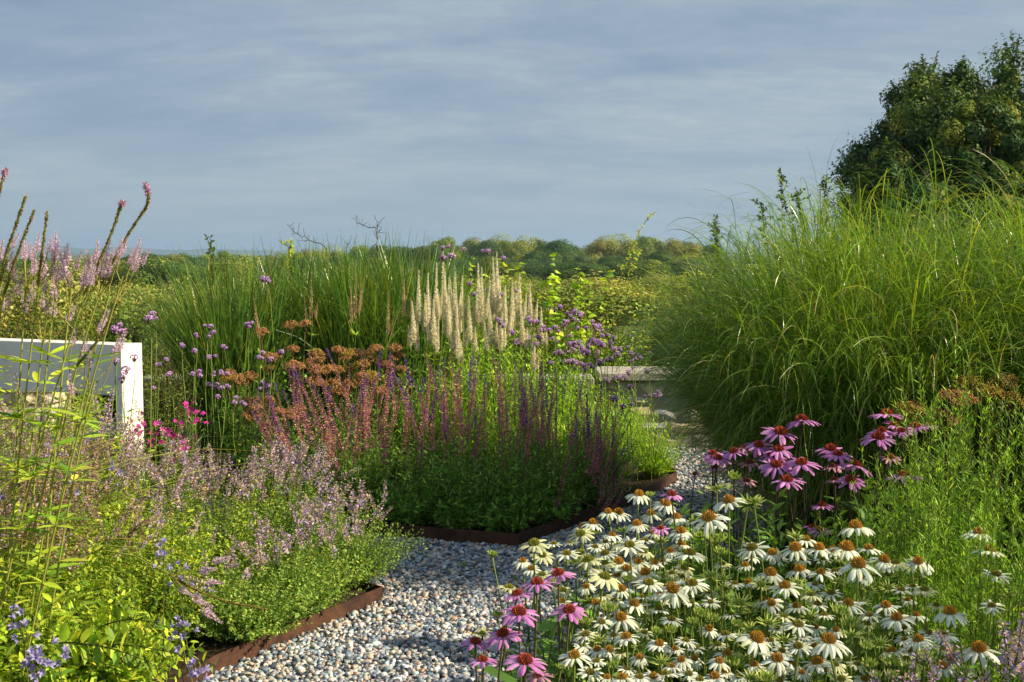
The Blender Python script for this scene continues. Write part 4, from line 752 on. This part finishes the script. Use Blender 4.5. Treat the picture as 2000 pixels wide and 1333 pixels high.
feathery(1960, 3.6, .42, .36, 1.16, 80, 'tall bright green feathery plant at the right edge'); feathery(1850, 3.7, .30, .3, 1.02, 60, 'bright green feathery plant beside the rear pink coneflowers'); feathery(1790, 3.45, .24, .2, .72, 44, 'lower feathery plant between pink and white coneflowers')
feathery(1660, 3.75, .15, .15, .68, 16, 'thin feathery stems in front of the rear pink coneflowers'); feathery(1950, 3.1, .28, .26, .84, 46, 'feathery plant behind the tall white coneflowers at right')
# ------------------------------------------------------------ shrubs behind
def shrub(name, px, ytop, Y, wpx, ns, nl, L, Wd, cols, label, T=LEAF, cat='shrub', z0=None, tall=1., group=None, m=None, ry=None):
    c = P(px, ytop, Y); z = float(tz(c[0], Y)) if z0 is None else z0; h = c[2] - z; rx = wpx / FPX * Y / 2
    t = thing(name, (c[0], Y, z), label, cat, group); g, gs = G(), G(); tips = dome(ns, rx, ry or rx, h, .5, .1, .15); tips[:, 2] *= 1 + (rng.random(ns) < .12) * U(0, .14, ns) * tall
    leafy(g, gs, tips * [.3, .3, 0], tips, nl, L, Wd, cols, (.09, .07, .04), .2, 1.0, T, .006 * Y / 12); g.obj('foliage', m or M_LEAF, t); gs.obj('stems', M_BARK, t); return t
HEDG = [(.12, .19, .03), (.17, .24, .04), (.08, .14, .025)]; OLV = [(.12, .15, .02), (.18, .2, .03), (.08, .12, .02), (.24, .22, .04)]; DKG = [(.035, .065, .018), (.05, .09, .02), (.07, .12, .025)]
shrub('leafy_shrub', 315, 672, 8.2, 150, 300, 26, .028, .018, HEDG, 'small-leaved green bush right of the white end panel')
shrub('leafy_shrub', 240, 575, 11, 190, 300, 20, .08, .055, HEDG + DKG, 'broad-leaved green shrub rising behind the white board'); shrub('leafy_shrub', 90, 600, 11.5, 260, 300, 20, .08, .05, OLV + DKG, 'olive shrub behind the pink stalks at left'); shrub('leafy_shrub', -20, 560, 14, 260, 260, 20, .08, .05, OLV, 'olive shrub touching the left edge far behind the white board'); shrub('leafy_shrub', 160, 575, 16, 240, 260, 20, .09, .055, HEDG + OLV, 'green shrub between the pink stalks and the meadow')
shrub('leafy_shrub', 330, 640, 10.5, 120, 200, 20, .05, .03, HEDG + OLV, 'yellowish shrub at the left end of the upright grasses')
for i, (px, yt, Y, w, c, lab) in enumerate([(985, 545, 13, 150, HEDG, 'green bush directly behind the cream white spikes'), (1090, 600, 13, 170, HEDG + OLV, 'green bush behind the verbena group'), (1200, 630, 12.5, 170, HEDG + FINE, 'bright green bush above the stone wall'), (1290, 625, 13.5, 150, OLV, 'yellow-green bush at the left edge of the arching grass'), (1160, 590, 18, 200, OLV, 'olive bush behind the rose cane'),
        (880, 560, 14, 180, DKG + HEDG, 'dark bush behind the white spikes'), (1360, 590, 17, 160, OLV, 'olive bush half hidden by the arching grass')]):
    shrub('leafy_shrub', px, yt, Y, w, 260, 22, .06, .035, c, lab, group='bushes behind the garden')
def vine(px, py, Y, n, label, L=.085, W_=.08, cols=((.22, .32, .03), (.3, .38, .04), (.15, .24, .03))):
    c = P(px, py, Y); z = float(tz(c[0], Y)); t = thing('vine', (c[0], Y, z), label, 'vine', 'grape vines behind the verbena'); L *= 1.3; W_ *= 1.3; g, gs = G(), G(); h = c[2] - z
    tips = np.array([[rng.normal(0, .14), rng.normal(0, .12), h * U(.7, 1)] for _ in range(n)]); tips[0] = [0, 0, h]; leafy(g, gs, tips * [.4, .4, 0], tips, 16, L, W_, list(cols), (.12, .1, .04), .45, 1.3, BIG, .005, -.1); g.obj('foliage', M_LEAF, t); gs.obj('stems', M_BARK, t)
vine(922, 500, 12, 7, 'broad-leaved vine with two purple heads before it'); vine(1015, 498, 12, 7, 'broad-leaved vine above the right white spikes'); vine(1085, 495, 12, 9, 'broad-leaved vine with the highest bright leaves'); vine(1135, 520, 12, 8, 'broad-leaved vine left of the rose cane'); vine(1255, 555, 12.5, 7, 'bright leaved vine between cane and arching grass', .05, .04)
def cane(pts, Y, nl, label, name='rose_cane', L=.04, W_=.026, cols=((.2, .28, .03), (.28, .34, .04), (.34, .3, .04)), twig=8, bare=False, rad=.006):
    p = np.array([P(a, b, Y) for a, b in pts]); b0 = p[0].copy(); t = thing(name, b0, label, 'bare branch' if bare else 'rose branch'); g, gs = G(), G(); q = p - b0; k = len(q)
    tt = np.linspace(0, k - 1.001, 14); i = tt.astype(int); path = q[i] + (q[i + 1] - q[i]) * (tt - i)[:, None]; path += rng.normal(0, .006 if not bare else .01, path.shape); gs.tube(path[None], np.linspace(rad, rad * .3, 14), (.07, .06, .045) if bare else (.12, .14, .04), 5)
    for _ in range(twig):
        j = rng.integers(3, 13); d = nrm(rng.normal(0, 1, 3) + [0, 0, .5]); ln = U(.05, .14); gs.tube(np.stack([path[j], path[j] + d * ln * .5, path[j] + d * ln + [0, 0, .01]])[None], rad * .35, (.07, .06, .045) if bare else (.12, .14, .04), 3)
        if not bare: leafy(g, gs, path[j][None], (path[j] + d * ln)[None], 6, L, W_, list(cols), T=BIG, t0=.3)
    if nl: leafy(g, gs, path[:-1], path[1:], nl, L, W_, list(cols), T=BIG, t0=0., ang=1.2, srad=.003)
    if g.n: g.obj('leaves', M_LEAF, t)
    gs.obj('stem', M_BARK, t)
cane([(1195, 640), (1205, 560), (1228, 500), (1250, 450), (1280, 413)], 11.5, 6, 'tall leafy rose cane curving up against the sky'); cane([(1190, 640), (1220, 600), (1235, 520), (1250, 485)], 11.6, 6, 'shorter leafy rose cane beside the tall one')
cane([(1290, 620), (1310, 560), (1340, 535), (1375, 530)], 12, 4, 'bright leafy rose cane reaching toward the arching grass')
cane([(645, 520), (635, 480), (600, 465), (575, 455), (560, 437)], 14, 0, 'bare crooked branch arching left against the sky', 'bare_branch', bare=True, twig=12, rad=.008)
cane([(738, 520), (736, 480), (735, 455), (736, 432)], 14, 0, 'bare upright twiggy branch against the sky', 'bare_branch', bare=True, twig=16, rad=.009); cane([(736, 446), (715, 443), (700, 435), (693, 425)], 14, 0, 'bare side branch pointing left beside the upright one', 'bare_branch', bare=True, twig=9, rad=.006)
cane([(675, 510), (678, 480), (686, 462)], 14, 0, 'short bare twig between the two bare branches', 'bare_branch', bare=True, twig=3, rad=.006)
cane([(568, 560), (568, 500), (566, 470)], 9, 5, 'leafy climbing shoot below the bare crooked branch', 'climbing_shoot', L=.035, W_=.02); cane([(415, 560), (414, 510), (412, 482)], 9, 3, 'leafy shoot rising at the left end of the upright grasses', 'climbing_shoot', L=.05, W_=.025, cols=DKG)
# ------------------------------------------------------------ trees
def crown_tree(name, h, rx, nclump, nleaf, L, Wd, cols, label, loc, cat='tree', trunkh=.25, csz=.16, sprig=.0, group=None, ry=None, shell=.6):
    t = thing(name, loc, label, cat, group); g, gs = G(), G(); ry = ry or rx
    K = 6; z = np.linspace(0, h * .8, K); gs.tube(np.stack([np.cumsum(rng.normal(0, h * .01, K)), np.cumsum(rng.normal(0, h * .01, K)), z], 1)[None], np.linspace(h * .028, h * .006, K), (.07, .055, .04), 7)
    d = rdir(nclump, .25); r = rng.random(nclump) ** .38; zc = h * (trunkh + (1 - trunkh) * .5); cc = d * r[:, None] * np.array([rx, ry, h * (1 - trunkh) * .5 * .9]); low = cc[:, 2] < 0; cc[low, :2] *= 1.05; cc[:, 2] += zc
    m = min(nclump, 40); i = rng.choice(nclump, m, replace=False); st = np.zeros((m, 3)); st[:, 2] = np.clip(cc[i, 2] * .6, h * .12, h * .75); gs.tube(np.stack([st, st * .5 + cc[i] * .5 + [0, 0, h * .02], cc[i]], 1), np.array([h * .010, h * .006, h * .002]), (.07, .055, .04), 4)
    cs = rx * csz * U(.6, 1.5, nclump); j = rng.integers(0, nclump, nleaf); off = rdir(nleaf) * (rng.random(nleaf) ** shell)[:, None] * cs[j][:, None] * np.array([1.2, 1.2, .85]); ccol = pal(cols, nclump, .16)
    if sprig > 0:
        ds = nrm(cc - [0, 0, zc * .8]); off += ds[j] * (rng.random(nleaf) ** 2)[:, None] * cs[j][:, None] * sprig
    p = cc[j] + off; dd = nrm(np.cross(off, rng.normal(0, 1, off.shape)) + rng.normal(0, .2, off.shape) * cs.mean()); g.inst(LEAF, dd, L * U(.6, 1.4, nleaf), Wd * U(.6, 1.4, nleaf), p, np.clip(ccol[j] * np.exp(rng.normal(0, .15, (nleaf, 1))), 0, .6), U(-1.5, 1.5, nleaf), nml=nrm(nrm(off) + nrm(cc[j] - [0, 0, zc]) * .5 + rng.normal(0, .35, off.shape)))
    if sprig > 0:
        o_ = np.argsort(-np.linalg.norm((cc - [0, 0, zc]) / [rx, ry, h * .5], axis=1))[:int(nclump * .55)]; o_ = np.repeat(o_, 3); e = nrm(ds[o_] + rng.normal(0, .45, (len(o_), 3)) + [0, 0, .25])
        leafy(g, gs, cc[o_], cc[o_] + e * (cs[o_] * U(.9, 1.8, len(o_)))[:, None], 30, L * 1.2, Wd * 1.2, cols, (.05, .04, .03), .3, 1., LEAF, .008)
    g.obj('crown', M_TREE, t); gs.obj('trunk', M_BARK, t); return t
TG = [[(.035, .07, .018), (.05, .09, .02)], [(.07, .11, .02), (.09, .13, .02)], [(.11, .14, .025), (.14, .15, .03)], [(.12, .13, .025), (.14, .13, .03)], [(.035, .07, .025), (.05, .08, .03)]]
CN = ['dark green', 'mid green', 'olive green', 'golden', 'deep bluish green']
protos = []; far = []
for k in range(5):
    px = (330, 700, 1010, 1180, 950)[k]; far.append([px, (500, 480, 466, 468, 466)[k], (130, 190, 230, 225, 240)[k], k])
r3 = np.random.default_rng(5)
for px in np.arange(845, 1400, 27): far.append([px + r3.uniform(-8, 8), np.interp(px, [840, 870, 940, 1010, 1100, 1150, 1200, 1270, 1330, 1400], [480, 470, 464, 468, 470, 476, 466, 464, 470, 475]) + r3.uniform(-4, 4), r3.uniform(225, 270), int(r3.choice([0, 1, 1, 2, 3, 4, 4]))])
for px in np.arange(540, 870, 30): far.append([px + r3.uniform(-8, 8), np.interp(px, [540, 640, 760, 870], [492, 486, 478, 476]) + r3.uniform(-4, 4), r3.uniform(160, 210), int(r3.integers(0, 5))])
for px in np.arange(880, 1400, 34): far.append([px + r3.uniform(-8, 8), 498 + r3.uniform(-9, 8), r3.uniform(150, 200), int(r3.choice([0, 1, 2, 4, 0]))])
for px in np.arange(260, 1400, 40): far.append([px + r3.uniform(-8, 8), 508 + r3.uniform(-8, 6), r3.uniform(120, 148), int(r3.choice([0, 4, 4, 0, 1]))])
for px in np.arange(-60, 560, 36): far.append([px + r3.uniform(-8, 8), np.interp(px, [-60, 200, 300, 380, 560], [510, 505, 496, 490, 496]) + r3.uniform(-4, 6), r3.uniform(130, 190), int(r3.integers(0, 5))])
for px in np.arange(-80, 480, 28): far.append([px + r3.uniform(-8, 8), 512 + r3.uniform(-12, 10), r3.uniform(70, 95), int(r3.choice([1, 2, 2, 0]))])
for k in range(5):
    f = far[k]; c = P(f[0], f[1], f[2]); z = float(tz(c[0], f[2])); protos.append(crown_tree('field_tree', 10, 4.6, 24, 13000, .28, .22, TG[k], '', (c[0], f[2], z), trunkh=.04, csz=.35, shell=.15, group='trees beyond the meadow'))
order = sorted(range(len(far)), key=lambda i: far[i][0]); cnt = {}
for i in order:
    f = far[i]; k = f[3]; row = 'far' if f[2] > 220 else ('middle' if f[2] > 120 else 'near'); cnt[(k, row)] = cnt.get((k, row), 0) + 1
    lab = f'{CN[k]} tree in the {row} row beyond the meadow, {ordw(cnt[(k, row)])} such from left'; c = P(f[0], f[1], f[2]); z = float(tz(c[0], f[2])); s = (c[2] - z) / 10; sx = max(s, .55)
    if i < 5: protos[k]['label'] = lab; protos[k].scale = (sx, sx, s); protos[k].rotation_euler = (0, 0, i)
    else: copy_tree(protos[k], (c[0], f[2], z), r3.uniform(0, 6.28), (sx, sx, s), lab)
# scrub in the meadow
sc0 = None; scl = []
for i in range(95):
    px = r3.uniform(-80, 1420) if i > 12 else r3.uniform(1000, 1400); scl.append((px, r3.uniform(34, 85) if px > 480 else r3.uniform(28, 48)))
for i, (px, Y) in enumerate(sorted(scl)):
    c = P(px, 560, Y); z = float(tz(c[0], Y)); h = r3.uniform(.6, 1.4); rw = 'near' if Y < 50 else ('middle' if Y < 68 else 'far'); cnt[rw] = cnt.get(rw, 0) + 1; lab = f'low olive scrub bush in the {rw} part of the meadow, {ordw(cnt[rw])} from left'
    if sc0 is None: sc0 = crown_tree('scrub_bush', 1.5, 1.5, 45, 5200, .13, .06, [(.10, .13, .025), (.14, .17, .03), (.08, .12, .02), (.18, .19, .045)], lab, (c[0], Y, z), 'bush', 0., .34, group='scrub bushes in the meadow')
    else: copy_tree(sc0, (c[0], Y, z), r3.uniform(0, 6), (r3.uniform(.8, 1.5), r3.uniform(.8, 1.5), h / 1.5), lab)
# big trees at right
RT = [(.028, .062, .018), (.04, .082, .02), (.065, .11, .022), (.11, .14, .026), (.028, .058, .02)]
def bigtree(px, ytop, Y, wpx, label, seed):
    global rng
    rng = np.random.default_rng(seed); c = P(px, ytop, Y); z = float(tz(c[0], Y)); crown_tree('broadleaf_tree', c[2] - z, wpx / FPX * Y / 2, 300, 90000, .065, .04, RT, label, (c[0], Y, z), trunkh=.08, csz=.145, sprig=.9, shell=.45, group='large trees at the right edge')
bigtree(1855, 112, 19, 360, 'dark green tree with the lower ragged crown at right', 21); bigtree(2005, 72, 19.5, 340, 'dark green tree with the highest crown at the right edge', 22); bigtree(1765, 265, 17.5, 230, 'low dark tree on the left flank of the big crowns', 23); bigtree(1925, 175, 17.5, 250, 'sunlit tree standing in front of the two tallest crowns', 24)
for px, yt, Y, w, lab in [(1545, 405, 13, 120, 'dark slender shrub with a leafy shoot against the sky'), (1620, 385, 13, 130, 'dark shrub with thin leafy shoots left of the big trees'), (1490, 440, 14, 140, 'low dark shrub peeping over the arching grass'), (1420, 468, 15, 120, 'lowest dark shrub at the left shoulder of the arching grass')]:
    shrub('dark_shrub', px, yt, Y, w, 120, 30, .095, .045, DKG, lab, tall=.35, group='dark shrubs behind the arching grass', ry=.5)
for pts, lab in [([(1560, 480), (1538, 420), (1528, 370), (1522, 332)], 'dark leafy shoot highest against the sky left of the trees'), ([(1600, 470), (1606, 410), (1612, 375), (1615, 345)], 'dark leafy shoot beside the low left tree'), ([(1575, 480), (1570, 430), (1560, 400), (1556, 380)], 'short dark leafy shoot between two taller ones'), ([(1650, 440), (1640, 400), (1648, 370), (1640, 352)], 'dark leafy shoot touching the big trees'),
                 ([(1500, 480), (1492, 450), (1490, 420), (1488, 395)], 'slim dark shoot over the arching grass'), ([(1402, 500), (1400, 470), (1399, 450), (1398, 432)], 'small dark upright shoot far left of the dark shrubs')]:
    cane(pts, 13, 7, lab, 'shrub_shoot', .06, .026, [(.02, .04, .012), (.03, .055, .015)], 15, rad=.007)
# unseen shrubs added off to the right to shade the coneflowers and the path
shrub('leafy_shrub', 0, 0, 1, 1, 4, 2, .05, .03, DKG, 'x') if False else None
def shade_shrub(x, y, rx, h, label):
    t = thing('unseen_shade_shrub', (x, y, 0), label, 'shrub', 'unseen shrubs added for shade beyond the right edge'); g, gs = G(), G(); tips = dome(420, rx, rx, h, .45, .08); leafy(g, gs, tips * [.3, .3, 0], tips, 26, .09, .05, DKG, (.09, .07, .04), .15, 1.0, LEAF, .006); g.obj('foliage', M_LEAF, t); gs.obj('stems', M_BARK, t)
shade_shrub(4.1, 2.2, .85, 3.1, 'unseen tall shrub added for shade beyond the right edge, nearer one'); shade_shrub(4.4, 3.5, .8, 3.1, 'unseen tall shrub added for shade beyond the right edge, farther one')

# ------------------------------------------------------------ air
def haze():
    g = G(); g.box((-3600, -20, -70), (3600, 6300, 75), (1, 1, 1)); m = bpy.data.materials.new('haze'); m.use_nodes = True; n = m.node_tree.nodes; n.clear(); o = n.new('ShaderNodeOutputMaterial'); v = n.new('ShaderNodeVolumePrincipled')
    v.inputs['Color'].default_value = (.45, .68, 1.0, 1); v.inputs['Density'].default_value = .00022; v.inputs['Anisotropy'].default_value = .2; m.node_tree.links.new(v.outputs[0], o.inputs['Volume'])
    tag(g.obj('haze', m, smooth=False), 'thin blue morning haze over the distant fields', kind='stuff')
haze()
print('objects', len(SC.objects), 'tris', sum(len(o.data.polygons) for o in SC.objects if o.type == 'MESH'))
